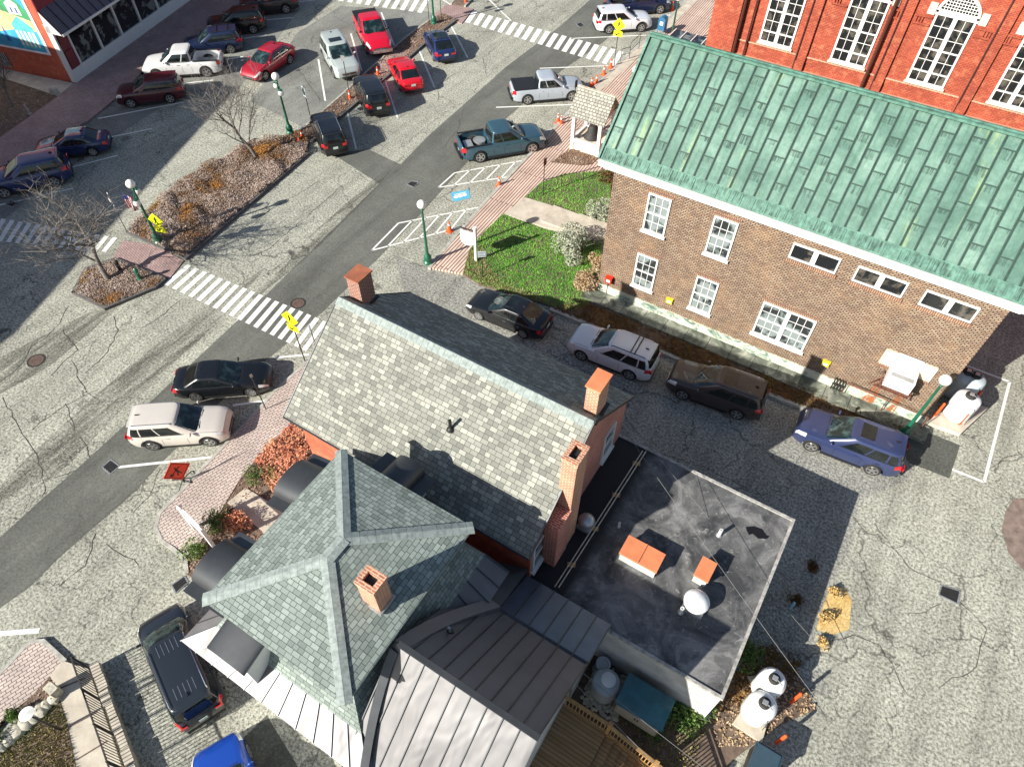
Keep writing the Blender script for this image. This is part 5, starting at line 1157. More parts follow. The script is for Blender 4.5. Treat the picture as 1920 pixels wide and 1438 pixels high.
    for wx in wheels:
        for s in (-1, 1):
            y = s*(Wh-.13)
            if first is None:
                ty = MB().lathe((0, 0, 0), [(Rw*.66, -.1), (Rw*.93, -.11), (Rw, -.07), (Rw, .07), (Rw*.93, .11), (Rw*.66, .1)], 28, axis=(0, 1, 0)); first = ty.build('wheel', 'rubber', root)
                rm = MB().lathe((0, 0, 0), [(Rw*.72, .07), (Rw*.70, .112), (Rw*.60, .108), (Rw*.58, .05), (.001, .045)], 28, axis=(0, 1, 0), mis=[0, 0, 0, 1, 1])
                for k in range(5 if kind != 'sedan' else 7):
                    a = 2*math.pi*k/(5 if kind != 'sedan' else 7); d = Vector((math.cos(a), 0, math.sin(a))); rm.bar(d*.03+Y_*.085, d*Rw*.62+Y_*.10, .085, .035, up=(0, 1, 0))
                rm.lathe((0, 0, 0), [(.06, .06), (.06, .10), (.001, .105)], 12, axis=(0, 1, 0)); r1 = rm.build('rim', ['alloy', 'black'], first)
                w0 = first; rim0 = r1
            else: w0 = first.copy(); COL.objects.link(w0); w0.parent = root; rim0 = r1.copy(); COL.objects.link(rim0); rim0.parent = w0
            w0.location = (wx, y, Rw); w0.rotation_euler = (0, 0, math.pi if s < 0 else 0)
M['plate'] = plain('number_plate', (.55, .66, .62), .4, var=.25, scale=30)
def car(kind, color, front, rear, sidec, label, cat, group, opt=(), h=0.0, mode='wheel'):
    """front/rear: picture points of the two near wheels where they touch the road; sidec: which side of the car faces us"""
    K = KIND[kind]; f, r_ = G(*front, h), G(*rear, h)
    d = (f-r_); wbm = d.length; d.normalize(); ang = math.atan2(d.y, d.x); n = Vector((-d.y, d.x, 0)) # left of the car
    mid = (f+r_)/2
    if mode == 'wheel': mid = mid-n*(K['W']/2-.08)*max(.94, min(1.13, 1+.6*(wbm/K['wb']-1)))*(1 if sidec == 'L' else -1)
    else: mid.z = 0
    sc_ = max(.94, min(1.13, 1+.6*(wbm/K['wb']-1))) if mode == 'wheel' else 1.0
    mid -= d*.06; mid.z = .01
    nm = {'pickup': 'pickup_truck', 'suv': 'parked_suv', 'van': 'parked_minivan'}.get(kind, 'parked_car')
    root = thing(nm, label, cat, mid, group, local=True, rz=ang); make_car(root, kind, color, opt); root.scale = (sc_,)*3; return root
GL, GM, GR, GA, GW = 'cars parked nose in along the shop walk', 'cars parked along the median', 'vehicles parked along the right hand walk', 'cars queued in the alley', 'cars parked by the left brick walk'
car('suv', 'midblue', (12, 372), (110, 350), 'L', 'blue crossover cut by the left edge of the picture, nearest of the shop row', 'suv', GL, ('chrome',))
car('sedan', 'navy', (97, 303), (178, 293), 'L', 'dark blue sedan with bright window trim beside the brick shop walk', 'car', GL, ('chrome',))
car('suv', 'maroon', (249, 203), (323, 194), 'L', 'dark maroon crossover parked nose to the shop walk', 'suv', GL, ('chrome',))
car('pickup', 'white', (297, 151), (393, 145), 'L', 'white pickup truck with open bed parked by the shop', 'pickup truck', GL, ('lightbed',))
car('suv', 'darkblue', (371, 109), (435, 101), 'L', 'dark blue estate with roof bars beyond the white pickup', 'suv', GL, ('bars', 'rails'))
car('suv', 'black', (413, 71), (478, 64), 'L', 'black crossover between the roof barred estate and the topmost suv', 'suv', GL, ('rails',))
car('suv', 'charcoal', (474, 33), (540, 26), 'L', 'charcoal suv cut by the top edge of the picture near the shop', 'suv', GL)
car('hatch', 'darkred', (499, 152), (546, 120), 'L', 'dark red car driving down the parking aisle', 'car', None)
car('suv', 'silvergreen', (629, 149), (608, 113), 'R', 'pale green grey crossover facing the median beside the red pickup', 'suv', GM, ('sunroof', 'clad'))
car('pickup', 'red', (689, 104), (668, 60), 'R', 'bright red pickup truck facing the median', 'pickup truck', GM, ('cover', 'chrome', 'blackmirror'))
car('sedan', 'brightred', (732, 137), (750, 170), 'L', 'bright red sedan parked with its tail to the road', 'car', GM)
car('hatch', 'navy', (797, 84), (813, 115), 'L', 'dark blue fastback topmost of the cars on the road side of the median', 'car', GM, ('glassroof',))
car('suv', 'black', (668, 178), (685, 214), 'L', 'black crossover between the red sedan and the orange cone on the median', 'suv', GM)
car('suv', 'black', (589, 249), (604, 287), 'L', 'black crossover at the end of the median nearest the dry planting bed', 'suv', GM, ('rails', 'silverrails'))
car('pickup', 'silver', (1072, 190), (989, 197), 'R', 'silver pickup truck with black bed cover nosing to the brick walk', 'pickup truck', GR, ('cover',))
car('pickup', 'teal', (1000, 288), (898, 306), 'R', 'dark teal pickup truck with an open loaded bed beside the hatched bay', 'pickup truck', GR, ('cargo',))
car('suv', 'offwhite', (1202, 61), (1140, 65), 'R', 'silver crossover parked behind the yellow walking sign near the blue postbox', 'suv', GR, ('clad',))
car('pickup', 'darkblue', (1237, 27), (1165, 33), 'R', 'dark blue pickup cut by the top edge of the picture', 'pickup truck', GR)
car('sedan', 'black', (471, 743), (376, 751), 'R', 'black sedan parked left of the brick house', 'car', GW)
car('suv', 'champagne', (397, 836), (293, 843), 'R', 'champagne silver suv parked beside the orange road work sign', 'suv', GW, ('clad', 'rails', 'silverrails'))
car('sedan', 'black', (899, 600), (979, 633), 'L', 'black sedan with sunroof at the head of the alley queue', 'car', GA, ('sunroof', 'chrome'))
car('suv', 'offwhite', (1089, 675), (1178, 711), 'L', 'white boxy suv with black roof rails in the alley', 'suv', GA, ('bars', 'twobars', 'rails'))
car('suv', 'brown', (1276, 748), (1378, 785), 'L', 'dark brown crossover with sunroof in the middle of the alley', 'suv', GA, ('sunroof',))
car('suv', 'periwinkle', (1515, 844), (1630, 889), 'L', 'blue violet suv beside the leaning green lamp post', 'suv', GA, ('sunroof',))
car('van', 'slate', (294, 1170), (340, 1278), 'L', 'black minivan with ribbed roof beside the railing shadow', 'minivan', None, ('rails', 'silverrails', 'ribs'), h=1.7, mode='roof').scale = (.93,)*3
car('hatch', 'cobalt', (415, 1462), (442, 1550), 'L', 'bright blue car cut by the bottom edge of the picture', 'car', None, (), h=1.2, mode='roof')

# ------------------------------------------------------------------ vegetation
def pip(x, y, poly):
    c = False; n = len(poly)
    for i in range(n):
        a, b = poly[i], poly[(i+1) % n]
        if (a[1] > y) != (b[1] > y) and x < (b[0]-a[0])*(y-a[1])/(b[1]-a[1])+a[0]: c = not c
    return c
def cover(name, polypx, z, dens, size, mat, label, cat, hgt=.12, mode='blade', seed=1, patchy=0.0, px=True):
    rr = random.Random(seed); P_ = [(q.x, q.y) for q in (GP(polypx) if px else [Vector((a, b, 0)) for a, b in polypx])]
    x0, x1 = min(p[0] for p in P_), max(p[0] for p in P_); y0, y1 = min(p[1] for p in P_), max(p[1] for p in P_)
    m_ = MB(); n = int((x1-x0)*(y1-y0)*dens); ph = rr.random()*9
    for _ in range(n):
        x, y = rr.uniform(x0, x1), rr.uniform(y0, y1)
        if not pip(x, y, P_): continue
        if patchy and math.sin(x*1.3+ph)*math.sin(y*1.1+ph*2)+rr.uniform(-.8, .8) < patchy-1: continue
        a = rr.uniform(0, 6.28); c, s = math.cos(a), math.sin(a); k = size*rr.uniform(.5, 1.3)
        if mode == 'blade':
            h = hgt*rr.uniform(.4, 1.3); b = Vector((x, y, z)); d = Vector((c, s, 0)); t = b+Vector((rr.uniform(-.6, .6)*h, rr.uniform(-.6, .6)*h, h)); m_.face([b-d*k*.25, b+d*k*.25, t])
        else:
            h = z+hgt*rr.random()*(.45+.55*(.5+.5*math.sin(x*2.3+1.7*math.sin(y*1.9+ph)))*(.5+.5*math.cos(y*2.9+ph))*2); d = Vector((c, s, rr.uniform(-.6, .6)))*k; e = Vector((-s, c, rr.uniform(-.6, .6)))*k*.5; b = Vector((x, y, h+.02)); m_.face([b-d*.5, b+e*.5, b+d*.5, b-e*.5])
    o = m_.build(name, mat, None, smooth=None); return tag(o, label, cat, kind='stuff')
cover('lawn_grass', lawn1, .11, 520, .07, 'grass', 'bright green lawn beside the brown brick building', 'grass', .10, seed=2)
cover('lawn_grass', lawn2, .12, 380, .07, 'grass', 'patchy lawn between the railing and the concrete path', 'grass', .10, seed=3)
cover('dry_grass', [(868, 516), (880, 472), (905, 462), (915, 500), (945, 535), (1000, 556), (1070, 582), (1000, 566), (900, 536)], .12, 500, .07, 'tanleaf', 'dry grass along the corner of the green lawn', 'grass', .10, seed=4)
cover('lawn_grass', [(112, 1304), (128, 1350), (146, 1436), (160, 1500), (-50, 1500), (-50, 1430), (20, 1392), (70, 1340)], .15, 700, .08, 'grassdry', 'yellowing lawn at the bottom left corner', 'grass', .09, seed=5)
cover('dry_groundcover', med, .11, 900, .11, 'drygc', 'dry brown groundcover filling the median bed', 'groundcover', .34, 'leaf', 6)
cover('leaf_litter', isl, .12, 520, .10, 'drygc', 'dry leaf litter on the small tree island', 'leaf litter', .14, 'leaf', 7)
cover('leaf_litter', strip, .12, 110, .12, 'mulch', 'leaf litter on the narrow median strip', 'leaf litter', .06, 'leaf', 8)
cover('groundcover', bed, .12, 300, .15, 'brownleaf', 'dark groundcover between the alley kerb and the slab walk', 'groundcover', .14, 'leaf', 9, .55)
cover('leaf_litter', [(-60, 140), (0, 146), (108, 183), (0, 260), (-60, 296)], .13, 30, .10, 'tanleaf', 'pale fallen leaves on the dark mulch by the shop', 'leaf litter', .02, 'leaf', 10)
cover('red_groundcover', [(478, 866), (548, 795), (590, 830), (560, 900), (520, 935), (497, 905)], .10, 420, .13, 'redgc', 'reddish groundcover in the bed by the brick house wall', 'groundcover', .28, 'leaf', 11)
cover('mulch', bedL, .10, 110, .10, 'mulch', 'coarse mulch in the bed beside the lower brick walk', 'mulch', .03, 'leaf', 12)
cover('mulch', [(97, 1270), (111, 1300), (60, 1335), (20, 1340), (-60, 1440), (-60, 1420), (0, 1362), (60, 1310)], .14, 160, .10, 'mulch', 'mulch strip behind the lower left brick walk', 'mulch', .03, 'leaf', 13)
cover('mulch', [(1033, 308), (1065, 285), (1075, 284), (1122, 300), (1110, 312), (1090, 314)], .15, 260, .11, 'mulch', 'mulch patch in front of the white kiosk', 'mulch', .04, 'leaf', 14)
cover('yard_grass', [(1110, 1290), (1150, 1260), (1330, 1350), (1300, 1438), (1260, 1500), (1180, 1380)], .02, 260, .09, 'grassdry', 'weedy grass in the rear yard beside the wooden stairs', 'grass', .12, seed=15)
cover('yard_grass', [(1110, 1290), (1150, 1260), (1270, 1330), (1230, 1400), (1180, 1350)], .02, 500, .09, 'grass', 'shaded green grass in front of the small shed', 'grass', .12, seed=16)
cover('dead_leaves', [(1330, 1350), (1400, 1240), (1440, 1215), (1490, 1245), (1510, 1290), (1530, 1330), (1460, 1360), (1400, 1400), (1340, 1400)], .02, 110, .12, 'tanleaf', 'dead leaves around the white tanks at the bottom', 'leaf litter', .05, 'leaf', 17)
cover('leaf_litter', [(1330, 1340), (1395, 1235), (1440, 1205), (1500, 1240), (1480, 1290), (1380, 1330)], .02, 160, .15, 'brownleaf', 'dark leaves behind the white tanks at the annex corner', 'leaf litter', .22, 'leaf', 18)
stones = MB(); rr = random.Random(21)
for _ in range(330):
    x, y = rr.uniform(-1.35, .1), rr.uniform(7.2, 8.85); r = rr.uniform(.05, .1); stones.lathe((x, y, .02), [(r*.7, 0), (r, r*.5), (r*.6, r*.95), (.001, r)], 6)
tag(stones.build('river_stones', 'rockstone', None), 'loose pale stones under the blue grey roof corner', 'stones', kind='stuff')

def foliage(m_, c, rad, n, size, rr, flat=1.0, mi=0):
    for _ in range(n):
        while True:
            p = Vector((rr.uniform(-1, 1), rr.uniform(-1, 1), rr.uniform(-1, 1)))
            if .2 < p.length < 1: break
        p = p.normalized()*(p.length**.35); p = Vector((p.x*rad[0], p.y*rad[1], p.z*rad[2])); q = Vector(c)+p
        d = Vector((rr.gauss(0, 1), rr.gauss(0, 1), rr.gauss(0, 1))).normalized()*size*rr.uniform(.5, 1.3); e = d.cross(Vector((rr.gauss(0, 1), rr.gauss(0, 1), rr.gauss(0, 1)))).normalized()*size*.38
        m_.face([q-d, q+e, q+d, q-e], mi)
def shrub(px, r, h, mat, label, n=900, size=.07, seed=1, z=.1, name='shrub', group=None):
    rr = random.Random(seed); c = G(*px); c.z = z; o = thing(name, label, 'shrub', c, group)
    st = MB()
    for k in range(9):
        a = rr.uniform(0, 6.28); q = c+Vector((math.cos(a)*r*.7, math.sin(a)*r*.7, h*.8)); st.tube([c, c.lerp(q, .5)+Z_*h*.12, q], [.02, .014, .006], 5)
    st.build('stems', 'twig', o); m_ = MB()
    for k in range(8):
        a = rr.uniform(0, 6.28); d = r*rr.uniform(.1, .6); e_ = rr.uniform(.32, .62); foliage(m_, c+Vector((math.cos(a)*d, math.sin(a)*d, h*rr.uniform(.25, .7))), (r*e_, r*e_*rr.uniform(.7, 1.1), h*rr.uniform(.28, .45)), n//8, size, rr)
    m_.build('foliage', mat, o, smooth=None); return o
shrub((1080, 478), 1.55, 1.5, 'silverleaf', 'large silvery shrub on the green lawn near the building', 3200, .075, 31)
shrub((1128, 415), 1.0, 1.5, 'silverleaf', 'silvery shrub against the building north of the concrete path', 2000, .075, 32)
shrub((1140, 345), .9, 1.1, 'brownleaf', 'dark bronze shrub at the building corner below the green roof', 1000, .07, 33)
shrub((1095, 545), 1.05, 1.0, 'tanleaf', 'dry tan bush at the foot of the large silvery shrub', 2000, .08, 34)
shrub((1120, 505), .8, 1.0, 'tanleaf', 'dry tan bush between the silvery shrub and the brick corner', 1100, .08, 35)
shrub((370, 1040), .65, .8, 'greenleaf', 'yellow green shrub beside the white sign post at the lower walk', 900, .06, 36)
shrub((415, 985), .85, .8, 'greenleaf', 'yellow green shrub touching the front path', 1100, .06, 37)
shrub((445, 990), .8, .7, 'redgc', 'reddish shrub between the front path and the black awning', 900, .06, 38)
shrub((40, 1345), .45, .6, 'greenleaf', 'round green shrub behind the stone edging at the lower left', 700, .05, 39)
shrub((2, 1385), .45, .6, 'greenleaf', 'round green shrub at the left edge beside the stone edging', 600, .05, 40)
shrub((485, 895), .7, .4, 'greenleaf', 'low green shrub at the corner of the reddish groundcover', 600, .05, 41)
shrub((1290, 1345), .9, .6, 'greenleaf', 'ferny green bush beside the small shed', 1000, .09, 42)
shrub((1400, 1235), .7, .7, 'greenleaf', 'dark green bush at the annex corner behind the tanks', 900, .07, 43)
for i, (px, mt, lb) in enumerate((((1520, 1065), 'brownleaf', 'bronze weed tuft in the shade beside the annex'), ((1490, 1128), 'brownleaf', 'dark weed tuft beside the blue pipe'), ((1565, 1112), 'straw', 'straw coloured tuft at the sunlit edge of the shade'), ((1545, 1160), 'straw', 'straw tuft below the sunlit dirt patch'), ((1540, 1205), 'straw', 'straw tuft nearest the orange bollards'), ((1385, 1225), 'redgc', 'reddish weed clump against the annex wall'), ((1500, 1300), 'tanleaf', 'tan weed clump beside the upper orange bollard'))):
    shrub(px, .32, .35, mt, lb, 420, .06, 50+i, .0, 'weed_tuft', 'weed tufts beside the annex')
sheet('dirt_strip', [(1560, 1098), (1585, 1102), (1597, 1125), (1592, 1180), (1560, 1190), (1530, 1180), (1545, 1130)], .010, M['straw'])
def baretree(px, h, label, seed, lean=(0, 0), spread=1.0, z=.12, rad=.13, name='bare_tree', trunk_h=.3):
    rr = random.Random(seed); c = G(*px); c.z = z; o = thing(name, label, 'tree', c); tr = MB(); br = MB(); cnt = [0]
    def grow(p, d, l, r, lev, mbx):
        n = 3 if lev < 2 else 2; pts = [p.copy()]; rs = [r]; q = p.copy(); dd = d.copy()
        for i in range(n):
            dd = (dd+Vector((rr.gauss(0, .16), rr.gauss(0, .16), rr.gauss(0, .08)+.05))).normalized(); q = q+dd*l/n; pts.append(q.copy()); rs.append(r*(1-.45*(i+1)/n))
        mbx.tube(pts, rs, 7 if lev == 0 else (5 if lev < 3 else 3), caps=False); cnt[0] += 1
        if lev >= 5 or cnt[0] > 2600: return
        k = (6, 5, 4, 3, 3)[lev]
        for j in range(k):
            t = rr.uniform(.35, 1) if j else 1.0
            i = min(n-1, int(t*n)); pp = pts[i].lerp(pts[i+1], t*n-i) if t < 1 else pts[-1]
            a = rr.uniform(0, 6.28); sp_ = rr.uniform(.35, .85)*spread; side = Vector((math.cos(a), math.sin(a), rr.uniform(-.15, .4)))
            grow(pp, (dd*(1-sp_*.5)+side*sp_).normalized(), l*rr.uniform(.58, .88), max(.0065, r*.50*(1.15 if j == 0 else .85)), lev+1, br)
    d0 = Vector((lean[0], lean[1], 1)).normalized()
    grow(c-Z_*.05, d0, h*trunk_h, rad, 0, tr)
    q = tr.v[-1]; tr.build('trunk', 'bark', o, smooth=60); br.build('crown', 'twig', o, smooth=60); return o
baretree((483, 300), 7.5, 'bare tree standing in the dry median bed', 5, (-.05, 0), 1.0, .11, .13, trunk_h=.34)
baretree((205, 527), 6.2, 'wide bare tree on the small island beside the crossing', 12, (-.1, .05), 1.25, .12, .17, trunk_h=.36)
baretree((28, 203), 4.5, 'bare tree on the dark mulch bed near the shop', 9, (-.3, 0), .9, .13, .09)

# ------------------------------------------------------------------ lamps, signs, cones and the like
def lamp(px, label, h=4.1, triple=False, flag=False, mat='green', group='green street lamps', z=.1, arms=0.0):
    c = G(*px); c.z = z; o = thing('street_lamp', label, 'street lamp', c, group)
    MB().lathe(c, [(.27, 0), (.27, .12), (.2, .2), (.24, .3), (.22, .5), (.13, .62), (.10, .7)], 20).build('base', mat, o)
    MB().lathe(c, [(.10, .68), (.085, 1.2), (.06, h-.42), (.085, h-.38), (.05, h-.32), (.10, h-.27)], 16).build('pole', mat, o)
    MB().sphere(c+Z_*(h-.02), .25, 24).build('globe', 'globe', o)
    MB().lathe(c, [(.12, h-.28), (.15, h-.22), (.10, h-.18)], 16).build('globe_collar', mat, o)
    if triple:
        for s in (-1, 1):
            dd = Vector((math.cos(arms), math.sin(arms), 0))*s; t = c+Z_*(h-.62); a_ = MB(); a_.tube([t, t+dd*.25+Z_*.16, t+dd*.5+Z_*.1, t+dd*.55-Z_*.06], [.03, .028, .028, .03], 8); a_.lathe(t+dd*.55-Z_*.10, [(.13, 0), (.12, .05), (.04, .09)], 14); a_.build('arm', mat, o)
            MB().sphere(t+dd*.55-Z_*.28, .20, 20).build('globe', 'globe', o)
    return o, c
lamp((803, 495), 'single globe green lamp post at the end of the brick walk')
lamp((300, 457), 'three globe green lamp post rising from the dry median bed', triple=True, arms=R(-40))
lamp((545, 252), 'three globe green lamp post at the cone end of the median bed', triple=True, arms=R(-30))
lamp((814, 47), 'green lamp post by the brick crossing at the top of the median', triple=True)
c0 = G(1690, 818); o, c = lamp((1690, 818), 'leaning looking green lamp post behind the blue violet suv', 4.15)
lamp((1255, 92), 'lamp globe peeping over the copper roof ridge', 3.9, mat='darkgreen')
tl = G(1332, 30, 3.5); lo = thing('street_lamp', 'tall dark lamp post beside the brick porch', 'street lamp', (-17.0, 43.5, 0), 'green street lamps')
for i in range(1):
    c = Vector((-16.6, 43.0, .1)); lo.location = c
    MB().lathe(c, [(.16, 0), (.14, .4), (.07, .6), (.05, 4.6)], 14).build('pole', 'darkgreen', lo); MB().sphere(c+Vector((.0, -.35, 4.3)), .24, 20).build('globe', 'globe', lo); MB().tube([c+Z_*4.5, c+Vector((0, -.2, 4.75)), c+Vector((0, -.35, 4.5))], .03, 8).build('arm', 'darkgreen', lo)
c = G(118, 1370); c.z = .15; sl_ = thing('garden_lamp', 'low garden lamp with flat white disc on the yellowing lawn', 'lamp', c); MB().tube([c, c+Z_*2.15], [.04, .03], 10).build('pole', 'black', sl_); MB().lathe(c+Z_*2.15, [(.05, 0), (.20, .05), (.24, .10), (.001, .16)], 22).build('disc', 'globe', sl_)
def flagstuff():
    c = G(240, 438); c.z = .1; o = thing('flagpole', 'thin pole with a furled white banner at the median tip', 'flagpole', c)
    h = 3.0; MB().tube([c, c+Z_*h], [.025, .015], 8).build('pole', 'pole', o); m_ = MB(); u = Vector((.75, -.35, 0)).normalized()
    for (z0, z1, w_) in ((h-.9, h-.1, .28), (h-1.4, h-1.0, .22)):
        n = 6
        for i in range(n):
            a, b = i/n, (i+1)/n; f = lambda t: u*w_*t+Vector((.03*math.sin(t*9), .05*math.sin(t*7), 0))
            m_.face([c+f(a)+Z_*(z0+.3*a), c+f(b)+Z_*(z0+.3*b), c+f(b)+Z_*(z1-.5*b*(z1-z0)), c+f(a)+Z_*(z1-.5*a*(z1-z0))])
    m_.build('banner', 'white', o, smooth=60)
    c = G(300, 457); c.z = .1; a = c+Z_*3.0; e = a+Vector((-.95, -.25, .28)); o = thing('american_flag', 'small american flag hanging from an arm on the median lamp post', 'flag', a)
    MB().tube([a, e], .016, 8).build('arm', 'pole', o); st = MB(); W_, H_ = .52, .92; dn = Vector((.12, -.05, -1)).normalized(); u = (a-e).normalized()
    e2 = e+u*.02
    for i in range(13):
        for j in range(8):
            f = lambda x, y: e2+u*x*W_+dn*y*H_+Vector((.05, -.12, 0))*math.sin(x*9+y*2)*y
            x0, x1 = i/13, (i+1)/13; y0_, y1_ = j/8, (j+1)/8; st.face([f(x0, y0_), f(x1, y0_), f(x1, y1_), f(x0, y1_)], 2 if (x0 < .53 and y0_ < .37) else i % 2)
    fl_ = st.build('cloth', [plain('flag_red', (.45, .02, .04), .7), 'white', plain('flag_blue', (.02, .03, .16), .7)], o, smooth=60)
flagstuff()
def walkfig(m_, c, u, v, s, mi=0, dig=False):
    """walking figure drawn on a plate: c centre, u right, v up, s half height"""
    n = u.cross(v).normalized()*.006
    def B(a, b, w_): m_.bar(c+u*a[0]*s+v*a[1]*s+n, c+u*b[0]*s+v*b[1]*s+n, w_*s, .004, mi, up=n)
    m_.lathe(c+v*.72*s+n+u*.05*s, [(.15*s, -.002), (.15*s, .003)], 12, mi, axis=n)
    B((.02, .55), (-.02, -.05), .30); B((-.02, .0), (.32, -.8), .15); B((-.02, .0), (-.38, -.75), .15); B((0, .5), (.34, .1), .11); B((0, .5), (-.34, .15), .11)
def diamond(m_, c, u, v, r, mi=0, n=None, t=.006):
    n = n or u.cross(v).normalized(); m_.obox(c, (u+v)*r/2, (v-u)*r/2, n*t, mi)
def pedsign(base, head, label, face, ang_, s=.40, tilt=0, lower=(.34, .2)):
    c = G(*base); c.z = .1; h = HT(base, head, .1); o = thing('crossing_sign', label, 'road sign', c, 'yellow pedestrian crossing signs')
    MB().tube([c, c+Z_*(h+s*.8)], .03, 8).build('post', 'pole', o)
    u = Vector((math.cos(R(ang_)), math.sin(R(ang_)), 0)); v = Z_; n = u.cross(v).normalized()
    p = MB(); diamond(p, c+Z_*h+n*.04, u, v, s*1.25, 0); o1 = p.build('plate', 'yellow', o); f = MB(); walkfig(f, c+Z_*h+n*.05, u, v, s*.72); f.build('walking_figure', 'black', o1)
    p = MB(); p.obox(c+Z_*(h-s*1.55)+n*.04, u*lower[0], v*lower[1], n*.006); o2 = p.build('lower_plate', 'yellow', o); f = MB(); q = c+Z_*(h-s*1.55)+n*.05
    f.bar(q+u*.16+v*.09, q-u*.14-v*.09, .07, .004, up=n); f.bar(q-u*.17-v*.10, q-u*.02-v*.12, .06, .004, up=n); f.bar(q-u*.17-v*.10, q-u*.17+v*.05, .06, .004, up=n); f.build('arrow', 'black', o2)
pedsign((573, 680), (557, 598), 'yellow walking sign at the crossing corner beside the brick house', 1, 2, .42)
pedsign((325, 480), (307, 412), 'yellow walking sign in the dry median bed, seen at an angle', 1, 16, .40)
pedsign((1151, 127), (1160, 52), 'yellow walking sign by the railing and cones at the right hand crossing', 1, 8, .42)
def roadwork():
    c = G(347, 905); c.z = 0; o = thing('road_work_sign', 'orange roll up road work sign on a black folding stand', 'road sign', c); s_ = MB()
    for a in (20, 110, 200, 290): s_.bar(c+Z_*.30, c+Vector((math.cos(R(a))*.62, math.sin(R(a))*.62, .03)), .04, .03)
    s_.bar(c+Z_*.05, c+Z_*.75, .06); s_.build('stand', 'black', o); u = Vector((math.cos(R(72)), math.sin(R(72)), 0)); v = Vector((-.12, .02, 1)).normalized(); q = c+Z_*1.0; n = u.cross(v).normalized()
    p = MB(); diamond(p, q, u, v, .62, 0); o1 = p.build('cloth', 'orangesign', o); f = MB()
    K_ = .62
    def B(a, b, w_): f.bar(q+(u*a[0]+v*a[1])*K_+n*.012, q+(u*b[0]+v*b[1])*K_+n*.012, w_*K_, .004, up=n)
    d = .86
    for a, b in (((0, d), (d, 0)), ((d, 0), (0, -d)), ((0, -d), (-d, 0)), ((-d, 0), (0, d))): B(a, b, .03)
    f.lathe(q+v*.30*K_+n*.01, [(.075*K_, 0), (.075*K_, .004)], 12, axis=n); B((0, .2), (.04, -.08), .16); B((.04, -.05), (.2, -.40), .09); B((.03, -.05), (-.08, -.42), .09); B((0, .16), (.30, .28), .07); B((0, .16), (-.26, -.05), .07); B((-.26, -.05), (-.38, -.18), .04); f.obox(q-(u*.42+v*.14)*K_+n*.012, (u+v)*.08*K_, (v-u)*.08*K_, n*.003); f.build('flagger_figure', 'black', o1)
    w_ = MB(); 
    for s in (-1, 1): w_.bar(q+v*.6, q+v*.75+u*s*.06, .012)
    w_.build('wind_spring', 'orange', o)
roadwork()
def blanksign(base, head, label, w_, h_, mat, ang_, cat='sign', lines=0, post='pole', name='street_sign', z=.1, pr=.028):
    c = G(*base); c.z = z; h = HT(base, head, z); o = thing(name, label, cat, c); MB().tube([c, c+Z_*h], pr, 8).build('post', post, o); u = Vector((math.cos(R(ang_)), math.sin(R(ang_)), 0)); n = u.cross(Z_); p = MB(); q = c+Z_*(h-h_/2)+n*.035; p.obox(q, u*w_/2, Z_*h_/2, n*.008); o1 = p.build('plate', mat, o)
    if lines:
        f = MB()
        for k in range(lines): zz = h_/2-h_*(k+.7)/(lines+.5); f.bar(q-u*w_*.32+Z_*zz+n*.011, q+u*w_*(.32-.1*(k % 2))+Z_*zz+n*.011, h_*.07, .004, up=n)
        f.bar(q-u*w_*.44-Z_*h_*.44+n*.011, q-u*w_*.44+Z_*h_*.44+n*.011, .02, .004, up=n); f.bar(q+u*w_*.44-Z_*h_*.44+n*.011, q+u*w_*.44+Z_*h_*.44+n*.011, .02, .004, up=n); f.build('lettering', 'black', o1)
    return o
blanksign((585, 232), (569, 168), 'pale parking notice on a pole beside the end median car', .48, .72, 'tankgrey', -15, lines=4)
blanksign((657, 186), (648, 108), 'pole with a small plate in a cone beside the silver green crossover', .3, .42, 'galv', 20)
blanksign((905, 523), (898, 476), 'small dark framed notice on a post at the lawn corner', .5, .40, 'tankgrey', 35, lines=3)
blanksign((1018, 368), (1016, 302), 'brown backed sign on a post at the lawn edge near the railing', .32, .5, 'rust', 85)
blanksign((1072, 250), (1070, 155), 'sign post rising beside the kiosk in front of the silver pickup', .3, .5, 'pole', 85)
blanksign((805, 44), (800, -12), 'notice on a thin post left of the top median lamp', .4, .6, 'white', 0, lines=3)
blanksign((828, 40), (822, -20), 'bare thin post right of the top median lamp', .2, .3, 'pole', 80)
blanksign((500, 770), (437, 722), 'thin grey post leaning over the black sedan shadow', .12, .2, 'galv', 80)
o = blanksign((590, 642), (581, 616), 'short post with patterned plate at the end of the crossing', .10, .45, 'tankgrey', 0, lines=3)
# hanging white sign by the lawn
c = G(893, 492); c.z = .1; o = thing('hanging_sign', 'white post with a hanging white oval bottomed sign at the lawn corner', 'sign', c)
u = Vector((-.95, -.12, 0)).normalized(); n = Vector((-u.y, u.x, 0)); n = n if n.y < 0 else -n; m_ = MB(); m_.bar(c, c+Z_*2.35, .14, .14); m_.bar(c+Z_*2.35, c+Z_*2.43, .2, .2); m_.build('post', 'white', o); MB().bar(c+Z_*2.15, c+Z_*2.15+u*.95, .05).build('arm', 'black', o)
q = c+u*.52+Z_*1.45; p = MB(); pts = [q+u*.42+Z_*.55, q+u*.42-Z_*.15]+[q+u*.42*math.cos(a)-Z_*(.15+.3*math.sin(a)) for a in [math.pi*k/8 for k in range(1, 8)]]+[q-u*.42-Z_*.15, q-u*.42+Z_*.55]
p.face([a+n*.02 for a in pts]); p.face([a-n*.02 for a in reversed(pts)])
for i in range(len(pts)): a, b = pts[i], pts[(i+1) % len(pts)]; p.face([a+n*.02, a-n*.02, b-n*.02, b+n*.02])
